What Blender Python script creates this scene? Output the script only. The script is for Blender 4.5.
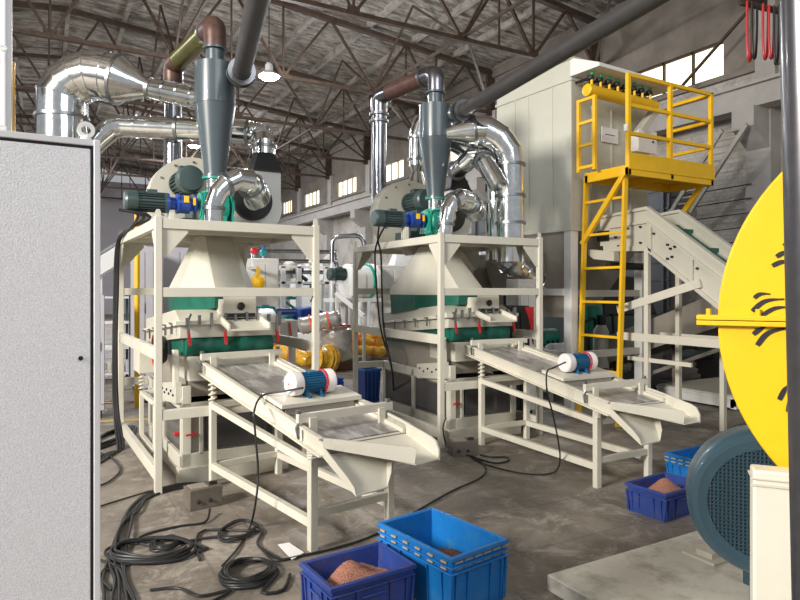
import bpy, bmesh, math, random
from mathutils import Vector as V, Matrix as Mx
for o in list(bpy.data.objects): bpy.data.objects.remove(o)
random.seed(7)
S = bpy.context.scene; C = S.collection
R = math.radians; PI = math.pi
# ---------------------------------------------------------------- camera, world, lights, exposure
YAW = math.atan(355/630)
cd = bpy.data.cameras.new('camera'); cam = bpy.data.objects.new('camera', cd); C.objects.link(cam)
cd.sensor_width = 36; cd.lens = 36*630/800; cd.shift_y = -10/800; cd.clip_start = .05; cd.clip_end = 200
cam.location = (0, 0, 1.6); cam.rotation_euler = (R(90), 0, -YAW); S.camera = cam
S.view_settings.view_transform = 'Standard'; S.view_settings.look = 'None'
S.view_settings.gamma = 1; S.view_settings.use_curve_mapping = False
S.view_settings.exposure = 0.25
w = bpy.data.worlds.new('world'); S.world = w; w.use_nodes = True
wb = w.node_tree.nodes['Background']; wb.inputs[0].default_value = (.93, .96, 1, 1); wb.inputs[1].default_value = .32
def area(name, loc, target, sx, sy, power, col=(1, 1, 1)):
    l = bpy.data.lights.new(name, 'AREA'); l.shape = 'RECTANGLE'; l.size = sx; l.size_y = sy; l.energy = power; l.color = col
    o = bpy.data.objects.new(name, l); C.objects.link(o); o.location = loc
    o.rotation_euler = (V(target)-V(loc)).to_track_quat('-Z', 'Y').to_euler(); return o
area('gate_daylight', (-8.5, 1.5, 5.6), (3.0, 5.5, .8), 2.6, 2.2, 2000, (1, .95, .87))
area('fill_near', (2.0, -3.5, 6.6), (3.2, 5.5, 1.0), 5, 3, 170, (.93, .96, 1))  # added soft fill from behind the camera, not an opening in the roof
area('fill_far', (0, 27, 6.4), (1.5, 27, 0), 10, 16, 1300, (.94, .96, 1))  # added fill panel brightening the far end and back wall; the roof has no opening
area('window_light_right', (12.2, 14, 6.4), (4, 12, 1.0), 14, .8, 420, (.92, .96, 1))

def px2w(px, py, d):
    u = (px-400)/630; v = -(py-290)/630
    return V((d*(math.sin(YAW)+u*math.cos(YAW)), d*(math.cos(YAW)-u*math.sin(YAW)), 1.6+v*d))
def flo(px, py, z=.012):
    return px2w(px, py, (z-1.6)*630/-(py-290))
# ---------------------------------------------------------------- materials
def mat(name, col, rough=.5, metal=0, var=0, scale=4, bump=0, bscale=60, dirt=None, emit=None, spec=.5, stretch=None, dscale=None, dpos=(.45, .62), coat=0):
    m = bpy.data.materials.new(name); m.use_nodes = True
    nt = m.node_tree; b = nt.nodes['Principled BSDF']
    b.inputs['Base Color'].default_value = (*col, 1); b.inputs['Roughness'].default_value = rough
    b.inputs['Metallic'].default_value = metal; b.inputs['Specular IOR Level'].default_value = spec
    if coat: b.inputs['Coat Weight'].default_value = coat
    if emit: b.inputs['Emission Color'].default_value = (*col, 1); b.inputs['Emission Strength'].default_value = emit
    def coords(s):
        tc = nt.nodes.new('ShaderNodeTexCoord'); mp = nt.nodes.new('ShaderNodeMapping')
        nt.links.new(tc.outputs['Object'], mp.inputs[0])
        mp.inputs['Scale'].default_value = stretch or (1, 1, 1); return mp
    if var or dirt:
        mp = coords(scale); n = nt.nodes.new('ShaderNodeTexNoise'); n.inputs['Scale'].default_value = scale
        n.inputs['Detail'].default_value = 6; n.inputs['Roughness'].default_value = .62; nt.links.new(mp.outputs[0], n.inputs[0])
        r = nt.nodes.new('ShaderNodeValToRGB'); r.color_ramp.elements[0].position = .3; r.color_ramp.elements[1].position = .7
        r.color_ramp.elements[0].color = (*[c*(1-var) for c in col], 1); r.color_ramp.elements[1].color = (*[min(1, c*(1+var)) for c in col], 1)
        nt.links.new(n.outputs[0], r.inputs[0]); out = r.outputs[0]
        if dirt:
            n2 = nt.nodes.new('ShaderNodeTexNoise'); n2.inputs['Scale'].default_value = dscale or scale*.6; n2.inputs['Detail'].default_value = 9
            n2.inputs['Roughness'].default_value = .7; nt.links.new(mp.outputs[0], n2.inputs[0])
            r2 = nt.nodes.new('ShaderNodeValToRGB'); r2.color_ramp.elements[0].position = dpos[0]; r2.color_ramp.elements[1].position = dpos[1]
            nt.links.new(n2.outputs[0], r2.inputs[0])
            mx = nt.nodes.new('ShaderNodeMix'); mx.data_type = 'RGBA'; nt.links.new(r2.outputs[0], mx.inputs[0])
            nt.links.new(out, mx.inputs[6]); mx.inputs[7].default_value = (*dirt, 1); out = mx.outputs[2]
        nt.links.new(out, b.inputs['Base Color'])
    if bump:
        mp = coords(1); n = nt.nodes.new('ShaderNodeTexNoise'); n.inputs['Scale'].default_value = bscale; n.inputs['Detail'].default_value = 4
        nt.links.new(mp.outputs[0], n.inputs[0]); bp = nt.nodes.new('ShaderNodeBump'); bp.inputs['Strength'].default_value = bump
        bp.inputs['Distance'].default_value = .02; nt.links.new(n.outputs[0], bp.inputs['Height']); nt.links.new(bp.outputs[0], b.inputs['Normal'])
    return m
CREAM = mat('cream_paint', (.63, .6, .51), .42, var=.05, scale=3, dirt=(.5, .46, .37), dscale=5, dpos=(.58, .8))
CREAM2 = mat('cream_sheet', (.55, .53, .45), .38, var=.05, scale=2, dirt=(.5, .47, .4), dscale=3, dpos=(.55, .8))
BAGP = mat('pale_green_grey_sheet', (.55, .55, .47), .36, var=.05, scale=1.5, bump=.06, bscale=5)
WHITE = mat('white_paint', (.78, .78, .76), .45, var=.04)
CABG = mat('hammered_light_grey_paint', (.8, .79, .83), .36, var=.22, scale=260, bump=.28, bscale=260)
CABE = mat('light_grey_edge', (.74, .74, .76), .4)
DARK = mat('near_black', (.012, .012, .014), .5)
RUB = mat('black_rubber', (.014, .014, .015), .48, var=.2, scale=20)
DUCT = mat('galvanized_sheet', (.8, .82, .82), .13, 1, var=.15, scale=9, bump=.1, bscale=9)
DUCTB = mat('duct_band', (.3, .31, .32), .35, 1)
CYC = mat('slate_grey_paint', (.068, .09, .105), .3, var=.06, scale=3, coat=.25)
STEELP = mat('dark_steel_pipe', (.045, .042, .042), .5, 0, var=.2, scale=6)
PIPES = mat('bare_steel_pipe', (.3, .3, .33), .22, 1, var=.15, scale=8)
RUSTP = mat('rusty_brown_elbow', (.1, .055, .045), .42, .3, var=.35, scale=14)
OLIVE = mat('olive_brass_pipe', (.2, .19, .07), .3, .8, var=.2, scale=8)
GREEN = mat('green_fabric', (.003, .1, .066), .5, var=.25, scale=6, bump=.35, bscale=9)
VALVE = mat('sea_green_paint', (.015, .3, .22), .35, coat=.3)
BLUEG = mat('blue_gearbox_paint', (.01, .055, .33), .32, coat=.3)
MOTG = mat('dark_green_grey_motor', (.045, .075, .075), .38)
MOTB = mat('petrol_blue_motor', (.012, .13, .27), .4)
WCAP = mat('milky_white_plastic', (.82, .76, .76), .5, bump=.05, bscale=30)
YEL = mat('yellow_paint', (.86, .5, .01), .38, var=.06, scale=4)
YELD = mat('guard_yellow_paint', (.74, .45, .003), .42, var=.05, scale=5, dirt=(.5, .3, .04), dscale=9, dpos=(.68, .8))
RED = mat('red_plastic', (.6, .02, .03), .4)
ORG = mat('orange_red_tape', (.85, .1, .03), .5)
CRD = mat('dark_blue_plastic', (.025, .055, .25), .42, var=.15, scale=12, dirt=(.07, .07, .16), dscale=14, dpos=(.52, .7))
CRL = mat('bright_blue_plastic', (.01, .16, .48), .36, var=.12, scale=8, dirt=(.05, .2, .35), dscale=9, dpos=(.56, .75))
SLOT = mat('dirty_slot', (.38, .33, .24), .7)
GRAN = mat('pink_copper_granules', (.5, .22, .15), .75, var=.55, scale=160, bump=1, bscale=160)
GRAN2 = mat('dark_copper_granules', (.16, .07, .045), .8, var=.5, scale=140, bump=1, bscale=140)
SCREEN = mat('dusty_shimmer_mesh', (.3, .28, .27), .32, .35, var=.3, scale=7, stretch=(1, .25, 1), dirt=(.62, .6, .58), dscale=9, dpos=(.46, .6))  # pale stretched patches paint the mesh's shimmering streaks into its colour
DUSTG = mat('dusty_glass_panel', (.06, .058, .06), .16, var=.1)
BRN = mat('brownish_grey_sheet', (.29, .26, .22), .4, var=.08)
FANB = mat('blue_grey_motor_paint', (.032, .07, .098), .36, var=.05, coat=.3)
MESHD = mat('dark_grille', (.02, .022, .025), .6)
RUSTT = mat('rusty_truss_steel', (.06, .037, .025), .75, var=.4, scale=7)
GOLD = mat('yellow_wrapped_foam', (.72, .4, .03), .3, var=.35, scale=12, bump=.6, bscale=14, coat=.6)
WRAP = mat('clear_plastic_wrapped_tin', (.6, .59, .56), .22, .55, var=.2, scale=7, bump=.7, bscale=11)
LAV = mat('lavender_grey_panel', (.5, .49, .55), .5, var=.04)
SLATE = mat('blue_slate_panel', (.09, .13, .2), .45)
TEAL = mat('teal_motor_paint', (.01, .26, .27), .4)
WIN = mat('daylight_window_pane', (1, .95, .72), emit=1.5)
LAMPM = mat('lit_lamp_lens', (1, 1, 1), emit=60)
SLAB = mat('stained_roof_slab', (.17, .145, .125), .9, var=.3, scale=1.3, dirt=(.46, .43, .39), dscale=2.6, dpos=(.42, .62), stretch=(1, 3, 1), bump=.4, bscale=6)
RIBM = mat('whitewashed_roof_rib', (.33, .3, .27), .9, var=.3, scale=3, dirt=(.16, .13, .11), dscale=4, dpos=(.52, .7))
WALLM = mat('whitewashed_brick_wall', (.5, .47, .43), .9, var=.14, scale=1.6, dirt=(.33, .3, .26), dscale=.9, bump=.7, bscale=7)
UPW = mat('brown_upper_wall', (.2, .175, .15), .9, var=.25, scale=1.2, bump=.3, bscale=5)
CONC = mat('grey_concrete_column', (.38, .36, .34), .85, var=.12, scale=2, bump=.3, bscale=12)
BACKW = mat('lavender_back_wall', (.5, .48, .52), .9, var=.08, scale=.6)
METW = mat('dark_grey_metal_siding', (.1, .105, .115), .5, .3, var=.15, scale=2)
WOOD = mat('brown_wooden_block', (.16, .09, .05), .7)
JB = mat('dark_brown_box_paint', (.13, .11, .09), .5, var=.2, scale=12)
def brick_bump(m, sc=.55, st=.6):
    nt = m.node_tree; L = nt.links.new; N = nt.nodes.new; b = nt.nodes['Principled BSDF']
    tc = N('ShaderNodeTexCoord'); sp = N('ShaderNodeSeparateXYZ'); cb_ = N('ShaderNodeCombineXYZ'); L(tc.outputs['Object'], sp.inputs[0]); L(sp.outputs[1], cb_.inputs[0]); L(sp.outputs[2], cb_.inputs[1])
    bt = N('ShaderNodeTexBrick'); bt.inputs['Scale'].default_value = sc*4; bt.inputs['Mortar Size'].default_value = .03; bt.inputs['Color1'].default_value = (1, 1, 1, 1); bt.inputs['Color2'].default_value = (.7, .7, .7, 1); bt.inputs['Mortar'].default_value = (0, 0, 0, 1)
    L(cb_.outputs[0], bt.inputs[0]); bp = N('ShaderNodeBump'); bp.inputs['Strength'].default_value = st; bp.inputs['Distance'].default_value = .03; L(bt.outputs[0], bp.inputs['Height'])
    old = b.inputs['Normal'].links
    if old: L(old[0].from_socket, bp.inputs['Normal'])
    L(bp.outputs[0], b.inputs['Normal'])
    src = b.inputs['Base Color'].links[0].from_socket; mx = N('ShaderNodeMix'); mx.data_type = 'RGBA'; mx.blend_type = 'MULTIPLY'; mx.inputs[0].default_value = .16; L(src, mx.inputs[6]); L(bt.outputs[0], mx.inputs[7]); L(mx.outputs[2], b.inputs['Base Color'])
brick_bump(WALLM, .75, .5)
# floor: worn concrete with joints
def floor_mat():
    m = bpy.data.materials.new('worn_concrete_floor'); m.use_nodes = True; nt = m.node_tree; b = nt.nodes['Principled BSDF']
    L = nt.links.new; N = nt.nodes.new
    tc = N('ShaderNodeTexCoord')
    def noise(s, det=8, ro=.6, dist=0):
        n = N('ShaderNodeTexNoise'); n.inputs['Scale'].default_value = s; n.inputs['Detail'].default_value = det
        n.inputs['Roughness'].default_value = ro; n.inputs['Distortion'].default_value = dist; L(tc.outputs['Object'], n.inputs[0]); return n
    def ramp(src, p0, p1, c0, c1):
        r = N('ShaderNodeValToRGB'); r.color_ramp.elements[0].position = p0; r.color_ramp.elements[1].position = p1
        r.color_ramp.elements[0].color = (*c0, 1); r.color_ramp.elements[1].color = (*c1, 1); L(src, r.inputs[0]); return r.outputs[0]
    base = ramp(noise(1.1, 10, .7, .6).outputs[0], .36, .62, (.13, .108, .088), (.29, .255, .215))
    f1 = ramp(noise(3.2, 12, .8, .8).outputs[0], .5, .62, (0, 0, 0), (1, 1, 1))
    mx = N('ShaderNodeMix'); mx.data_type = 'RGBA'; L(f1, mx.inputs[0]); L(base, mx.inputs[6]); mx.inputs[7].default_value = (.38, .35, .305, 1)
    st = ramp(noise(34, 6, .75).outputs[0], .6, .68, (0, 0, 0), (1, 1, 1))
    m2 = N('ShaderNodeMix'); m2.data_type = 'RGBA'; L(st, m2.inputs[0]); L(mx.outputs[2], m2.inputs[6]); m2.inputs[7].default_value = (.085, .07, .055, 1)
    bt = N('ShaderNodeTexBrick'); bt.offset = .3; bt.inputs['Scale'].default_value = .42; bt.inputs['Mortar Size'].default_value = .004
    bt.inputs['Color1'].default_value = (1, 1, 1, 1); bt.inputs['Color2'].default_value = (.84, .83, .82, 1); bt.inputs['Mortar'].default_value = (.72, .7, .68, 1)
    L(tc.outputs['Object'], bt.inputs[0])
    m3 = N('ShaderNodeMix'); m3.data_type = 'RGBA'; m3.blend_type = 'MULTIPLY'; m3.inputs[0].default_value = .9; L(m2.outputs[2], m3.inputs[6]); L(bt.outputs[0], m3.inputs[7])
    L(m3.outputs[2], b.inputs['Base Color'])
    rr = ramp(noise(3, 6).outputs[0], .35, .65, (.42,)*3, (.75,)*3); L(rr, b.inputs['Roughness'])
    bp = N('ShaderNodeBump'); bp.inputs['Strength'].default_value = .35; bp.inputs['Distance'].default_value = .01; L(noise(22, 8, .7).outputs[0], bp.inputs['Height']); L(bp.outputs[0], b.inputs['Normal'])
    return m
FLOOR = floor_mat()
# ---------------------------------------------------------------- mesh helpers
def frame_of(t, up=V((0, 0, 1))):
    t = t.normalized()
    if abs(t.dot(up)) > .98: up = V((0, 1, 0))
    x = t.cross(up).normalized(); y = x.cross(t).normalized(); return x, y
class MB:
    def __init__(s): s.bm = bmesh.new()
    def hexa(s, b, t):
        vs = [s.bm.verts.new(p) for p in list(b)+list(t)]; n = len(b)
        s.bm.faces.new(vs[:n][::-1]); s.bm.faces.new(vs[n:])
        for i in range(n): s.bm.faces.new((vs[i], vs[(i+1) % n], vs[n+(i+1) % n], vs[n+i]))
        return s
    def box(s, x0, y0, z0, x1, y1, z1):
        if x0 > x1: x0, x1 = x1, x0
        if y0 > y1: y0, y1 = y1, y0
        if z0 > z1: z0, z1 = z1, z0
        q = [(x0, y0), (x1, y0), (x1, y1), (x0, y1)]
        return s.hexa([(*p, z0) for p in q], [(*p, z1) for p in q])
    def beam(s, a, b, w, h, up=V((0, 0, 1))):
        a, b = V(a), V(b); x, y = frame_of(b-a, up); x *= w/2; y *= h/2
        o = [-x-y, x-y, x+y, -x+y]
        return s.hexa([a+k for k in o], [b+k for k in o])
    def prism(s, pts, off):
        off = V(off); pts = [V(p) for p in pts]; return s.hexa(pts, [p+off for p in pts])
    def loft(s, rings, cap=True, closed=True):
        vr = [[s.bm.verts.new(p) for p in r] for r in rings]; n = len(vr[0])
        for a, b in zip(vr[:-1], vr[1:]):
            for i in range(n if closed else n-1):
                try: s.bm.faces.new((a[i], a[(i+1) % n], b[(i+1) % n], b[i]))
                except ValueError: pass
        if cap and closed: s.bm.faces.new(vr[0][::-1]); s.bm.faces.new(vr[-1])
        return s
    def tube(s, pts, r, seg=14, cap=True, rs=None, start=None):
        pts = [V(p) for p in pts]; n = len(pts); rings = []; x = None
        for i, p in enumerate(pts):
            ta = (p-pts[i-1]).normalized() if i else None; tb = (pts[i+1]-p).normalized() if i < n-1 else None
            t = (ta+tb).normalized() if ta and tb and (ta+tb).length > 1e-4 else (ta or tb)
            k = 1
            if x is None: x, y = frame_of(t)
            else:
                x = (x-t*x.dot(t)); x = x.normalized() if x.length > 1e-5 else frame_of(t)[0]; y = x.cross(t).normalized()
            rr = rs[i] if rs else r
            bend = None
            if ta and tb:
                c = ta.dot(tb); 
                if c < .9995 and c > -.5:
                    bend = (tb-ta).normalized(); k = 1/math.sqrt((1+c)/2)
            ring = []
            for j in range(seg):
                a = 2*PI*j/seg; v = x*math.cos(a)*rr+y*math.sin(a)*rr
                if bend is not None:
                    bb = bend-t*bend.dot(t)
                    if bb.length > 1e-5: bb.normalize(); v += bb*v.dot(bb)*(k-1)
                ring.append(p+v)
            rings.append(ring)
        return s.loft(rings, cap)
    def cyl(s, a, b, r, seg=20, r2=None): return s.tube([a, b], r, seg, rs=[r, r if r2 is None else r2])
    def lathe(s, prof, c=(0, 0, 0), axis=(0, 0, 1), seg=28):
        c = V(c); ax = V(axis).normalized(); x, y = frame_of(ax); rings = []
        for r, h in prof: rings.append([c+ax*h+(x*math.cos(2*PI*j/seg)+y*math.sin(2*PI*j/seg))*max(r, 1e-4) for j in range(seg)])
        return s.loft(rings)
    def ring(s, c, axis, ro, ri, th, seg=28):
        c = V(c); ax = V(axis).normalized(); x, y = frame_of(ax); rings = []
        for r, h in ((ri, -th/2), (ro, -th/2), (ro, th/2), (ri, th/2), (ri, -th/2)):
            rings.append([c+ax*h+(x*math.cos(2*PI*j/seg)+y*math.sin(2*PI*j/seg))*r for j in range(seg)])
        return s.loft(rings, cap=False)
    def build(s, name, m, parent=None, bevel=0, ang=32, flat=False):
        bmesh.ops.recalc_face_normals(s.bm, faces=s.bm.faces)
        me = bpy.data.meshes.new(name); s.bm.to_mesh(me); s.bm.free()
        if not flat:
            for p in me.polygons: p.use_smooth = True
            me.set_sharp_from_angle(angle=R(ang))
        me.materials.append(m); o = bpy.data.objects.new(name, me); C.objects.link(o)
        if parent: o.parent = parent
        if bevel:
            b = o.modifiers.new('bevel', 'BEVEL'); b.width = bevel; b.segments = 2; b.limit_method = 'ANGLE'; b.angle_limit = R(40)
        return o
def tag(o, label, cat, group=None, kind=None):
    o['label'] = label; o['category'] = cat
    if group: o['group'] = group
    if kind: o['kind'] = kind
    return o
def thing(name, label, cat, loc=(0, 0, 0), rz=0, group=None):
    o = bpy.data.objects.new(name, None); C.objects.link(o); o.location = loc; o.rotation_euler = (0, 0, rz); o.empty_display_size = .1
    return tag(o, label, cat, group)
def struct(name, mb, m, label=None, parent=None, **k):
    o = mb.build(name, m, parent, **k); o['kind'] = 'structure'
    if label: o['label'] = label
    return o
def tree(o, parent=None):
    c = o.copy(); C.objects.link(c); c.parent = parent
    for ch in [x for x in bpy.data.objects if x.parent == o]: tree(ch, c)
    return c
def split(o, name=None):
    """give every loose piece of a part its own object"""
    bm = bmesh.new(); bm.from_mesh(o.data); seen = set(); isl = []
    for v in bm.verts:
        if v in seen: continue
        st = [v]; seen.add(v); g = []
        while st:
            a = st.pop(); g.append(a)
            for e in a.link_edges:
                b = e.other_vert(a)
                if b not in seen: seen.add(b); st.append(b)
        isl.append({x.index for x in g})
    bm.free()
    if len(isl) < 2: return
    src = o.data
    for i, g in enumerate(isl):
        bm = bmesh.new(); bm.from_mesh(src); bm.verts.ensure_lookup_table()
        bmesh.ops.delete(bm, geom=[v for v in bm.verts if v.index not in g], context='VERTS')
        me = bpy.data.meshes.new(name or o.name.split('.')[0]); bm.to_mesh(me); bm.free()
        for m in src.materials: me.materials.append(m)
        if i == 0: o.data = me
        else:
            c = o.copy(); c.data = me; C.objects.link(c)
    if name: o.name = name
def plabel(o, l): o['label'] = l; return o
def fillet(pts, r, n=8):
    pts = [V(p) for p in pts]; out = [pts[0]]
    for a, p, b in zip(pts[:-2], pts[1:-1], pts[2:]):
        da = (a-p); db = (b-p); k = min(r, da.length*.49, db.length*.49); A = p+da.normalized()*k; B = p+db.normalized()*k
        for i in range(n+1):
            t = i/n; out.append(A*(1-t)**2+p*2*t*(1-t)+B*t*t)
    out.append(pts[-1]); return out
def smooth(pts, n=6):
    pts = [V(p) for p in pts]; out = []; P = [pts[0]]+pts+[pts[-1]]
    for i in range(1, len(P)-2):
        p0, p1, p2, p3 = P[i-1:i+3]
        for j in range(n):
            t = j/n; out.append(.5*((2*p1)+(p2-p0)*t+(2*p0-5*p1+4*p2-p3)*t*t+(3*p1-p0-3*p2+p3)*t**3))
    out.append(pts[-1]); return out
def ducting(root, pts, r, bands=(), spiral=0, seg=44, m=None, name='duct_tube', rs=None, bw=.012):
    mb = MB(); mb.tube(pts, r, seg, rs=rs)
    if spiral:
        for a, b in zip(pts[:-1], pts[1:]):
            a, b = V(a), V(b); L = (b-a).length
            if L > spiral*2.2:
                k = int(L/spiral)
                for i in range(1, k): mb.ring(a+(b-a)*i/k, b-a, r*1.04, r*.98, .02, seg)
    for i in range(1, len(pts)-1):
        a, p, b = V(pts[i-1]), V(pts[i]), V(pts[i+1]); ta, tb = (p-a).normalized(), (b-p).normalized()
        if ta.dot(tb) < .995: rr = rs[i] if rs else r; mb.ring(p, ta+tb, rr*1.045, rr*.97, .012, seg)
    o = mb.build(name, m or DUCT, root, ang=9.5)
    for i in bands:
        k = int(i); f = i-k; a = V(pts[k]); b = V(pts[min(k+1, len(pts)-1)]); d = b-a if (b-a).length > 1e-5 else a-V(pts[k-1]); c = a+(b-a)*f
        rr = r if not rs else rs[k]*(1-f)+rs[min(k+1, len(rs)-1)]*f
        q = MB(); q.ring(c, d, rr+.018, rr-.01, .03, seg)
        q.box(-.012, -.012, -.012, .012, .012, .012) if False else None
        q.build('clamp_band', DUCTB, root)
    return o
# ================================================================ SETTING
WX = 12.5
fm = MB(); fm.box(-15, -3, -.1, WX+.4, 46, 0); struct('floor', fm, FLOOR, 'worn stained concrete floor')
# right wall
w_ = MB()
w_.box(WX, -2, 0, WX+.35, 46, 6.12)
w_.build
o = struct('wall_right', w_, WALLM, 'whitewashed brick side wall')
WY = [(8.25, 11.3), (13.3, 15.6), (17.5, 19.9), (21.9, 24.2), (26.3, 28.5), (30.8, 33.0), (35.0, 36.7), (39.4, 41.2)]
u_ = MB(); y = -2
segs = []
for a, b in WY: segs.append((y, a)); y = b
segs.append((y, 46))
for a, b in segs: u_.box(WX, a, 6.12, WX+.35, b, 6.9)
u_.box(WX, -2, 6.9, WX+.35, 46, 8.75)
u_.box(WX-.1, -2, 6.0, WX, 46, 6.1); u_.box(WX-.1, -2, 5.55, WX, 46, 5.62); u_.box(WX-.12, -2, 8.35, WX+.1, 46, 8.6)
struct('trim_1', u_, UPW, 'brown upper wall band with ledges')
for i, (a, b) in enumerate(WY):
    wn = bpy.data.objects.new('window_%d' % (i+1), None); C.objects.link(wn); wn['kind'] = 'structure'; wn.location = (WX, a, 6.12)
    wn['label'] = 'bright high window in the side wall'
    q = MB(); q.box(.12, 0, 0, .14, b-a, .78); q.build('pane', WIN, wn)
    q = MB()
    for k in range(5): yy = (b-a)*k/4; q.box(.05, yy-.025, 0, .11, yy+.025, .78)
    q.box(.05, 0, 0, .11, b-a, .05); q.box(.05, 0, .73, .11, b-a, .78); q.build('window_frame', RUSTT if i == 0 else BRN, wn)
# crane girder and columns with corbels
g_ = MB(); g_.box(WX-.75, -2, 5.1, WX-.35, 46, 5.5); g_.box(WX-.85, -2, 5.5, WX-.25, 46, 5.56)
struct('trim_2', g_, CONC, 'concrete crane girder along the side wall')
c_ = MB()
for yy in (7.3, 11.7, 16.06, 20.5, 24.9, 29.2, 33.6, 38, 42.4):
    c_.box(WX-.35, yy-.25, 0, WX, yy+.25, 5.6); c_.box(WX-.12, yy-.2, 5.6, WX, yy+.2, 7.3)
    q = [(WX-.35, 4.35), (WX-.35, 5.1), (WX-.85, 5.1), (WX-.85, 4.72)]
    c_.prism([(a, yy-.22, b) for a, b in q], (0, .44, 0))
struct('trim_3', c_, CONC, 'concrete columns with corbels')
# back wall
b_ = MB(); b_.box(-15, 45.6, 0, WX, 46, 8.75); struct('wall_back', b_, BACKW, 'pale lavender back wall')
# roof : precast slabs with ribs, sloping down to the side wall
def zr(x): return 9.98-.098*abs(x-.5)
s_ = MB(); s_.prism([(WX+.4, -1, zr(WX+.4)), (.5, -1, zr(.5)), (.5, -1, zr(.5)+.1), (WX+.4, -1, zr(WX+.4)+.1)], (0, 47, 0))
s_.prism([(-15, -1, zr(-15)), (.5, -1, zr(.5)), (.5, -1, zr(.5)+.1), (-15, -1, zr(-15)+.1)], (0, 47, 0))
struct('ceiling', s_, SLAB, 'stained precast concrete roof slabs')
r_ = MB()
x = -14.3
while x < WX:
    r_.box(x-.06, -1, zr(x)-.17, x+.06, 46, zr(x)+.02); x += 1.49
r2 = MB(); yy = 4.1
while yy < 46:
    for xa, xb in ((.5, WX), (-14.5, .5)): r2.beam((xa, yy, zr(xa)-.04), (xb, yy, zr(xb)-.04), .07, .09)
    yy += 1.1
struct('trim_4', r_, RIBM, 'whitewashed roof ribs'); struct('trim_5', r2, RIBM, 'thin cross ribs of the roof slabs')
# steel roof trusses
TY = [7.3, 11.7, 16.06, 20.5, 24.9, 29.2, 33.6, 38, 42.4]
def truss(yy):
    t = thing('roof_truss', '', 'truss', (0, yy, 0), 0)
    zb = 7.25; zt = lambda x: zr(x)-.3
    xs = [12.45, 10.3, 8.2, 5.5, 2.76, .1, -2.6, -5.3, -8, -10.7, -13.4]
    q = MB(); q.beam((12.45, 0, zb), (-14, 0, zb), .11, .09); q.build('bottom_chord', RUSTT, t)
    q = MB(); q.beam((12.45, 0, zt(12.45)), (.5, 0, zt(.5)), .16, .12); q.beam((-14, 0, zt(-14)), (.5, 0, zt(.5)), .16, .12); split(q.build('top_chord', RUSTT, t))
    q = MB(); up = False
    for i in range(len(xs)-1):
        a, b = xs[i], xs[i+1]; m = (a+b)/2
        q.beam((a, 0, zb), (m, 0, zt(m)), .075, .06); q.beam((m, 0, zt(m)), (b, 0, zb), .075, .06)
        q.beam((m, 0, zt(m)), (m, 0, zb), .04, .04) if i % 2 else q.beam((b, 0, zb), (b, 0, zt(b)), .05, .05)
        q.box(b-.14, -.02, zb-.02, b+.14, .02, zb+.16)
    q.box(12.2, -.05, zb-.12, 12.5, .05, zt(12.4)); split(q.build('web_bar', RUSTT, t), 'web_bar')
    return t
nm = ['nearest the camera', 'second from the camera', 'third, just above the cyclones', 'fourth, behind the high lamp', 'fifth, further down the hall', 'sixth down the hall', 'seventh down the hall', 'eighth, close to the back wall', 'last, in front of the back wall']
t0 = truss(TY[0])
for i, yy in enumerate(TY):
    t = t0 if i == 0 else tree(t0); t.location.y = yy
    tag(t, 'rusty steel roof truss spanning the hall, '+nm[i], 'truss', 'roof trusses')
# lattice bracing between trusses
for i in range(len(TY)-1):
    a, b = TY[i]+.06, TY[i+1]-.06
    for x0, lab in ((8.2, 'right'), (2.76, 'middle'), (-2.6, 'left')):
        if x0 == -2.6 and i > 3: continue
        q = MB(); z0, z1 = 7.3, zr(x0)-.36; m = (a+b)/2
        q.beam((x0, a, z0), (x0, b, z0), .06, .06); q.beam((x0, a, z0+.05), (x0, m, z1), .05, .05); q.beam((x0, m, z1), (x0, b, z0+.05), .05, .05)
        if x0 == 8.2: q.beam((x0+.2, a, z0+.03), (12.3, b, z0+.03), .06, .06)
        tag(q.build('truss_bracing', RUSTT), 'rusty lengthwise bracing on the %s line, bay %s' % (lab, ['nearest', 'second', 'third', 'fourth', 'fifth', 'sixth', 'seventh', 'eighth'][i]+' from the camera'), 'bracing', 'truss bracing')
# lamps
def lamp(p, lab, e):
    t = thing('high_bay_lamp', lab, 'lamp', p, 0, 'hanging hall lamps')
    MB().lathe([(.05, .3), (.09, .25), (.09, .12), (.25, .0), (.24, -.01), (.05, .1)][::-1], seg=24).build('lamp_shade', CABE, t)
    MB().lathe([(.03, -.09), (.16, -.07), (.215, -.02), (.22, .0)], seg=20).build('lens', LAMPM, t)
    MB().cyl((0, 0, .28), (0, 0, zr(p[0])-p[2]), .012, 8).build('hanging_rod', RUSTT, t)
    l = bpy.data.lights.new('bulb', 'POINT'); l.energy = e; l.shadow_soft_size = .15; l.color = (.95, .97, 1)
    o = bpy.data.objects.new('bulb', l); C.objects.link(o); o.parent = t; o.location = (0, 0, -.3)
lamp(tuple(px2w(269, 76, 14.5)), 'glaring hanging lamp between the two cyclones', 500)
lamp(tuple(px2w(194, 146, 27)), 'small far lamp seen left of the slate cyclone', 300)
lamp((-5, 14, 6.6), 'hanging lamp on the left side of the hall', 350)
lamp((1.5, 33, 6.6), 'hanging lamp at the far end of the hall', 350)
# metal siding partition behind the conveyors, cream brick strip, wires
q = MB(); yy = 6.2
q.box(12.0, 9.2, 0, 12.08, 16.6, 4.1)
for k in range(10): q.box(11.97, 9.2, .2+k*.4, 12.0, 16.6, .23+k*.4)
for k in range(5): q.box(11.94, 9.3+k*1.75, 0, 11.99, 9.38+k*1.75, 4.1)
tag(q.build('siding_partition', METW), 'dark grey metal siding panel against the side wall behind the yellow platform', 'panel')
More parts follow.
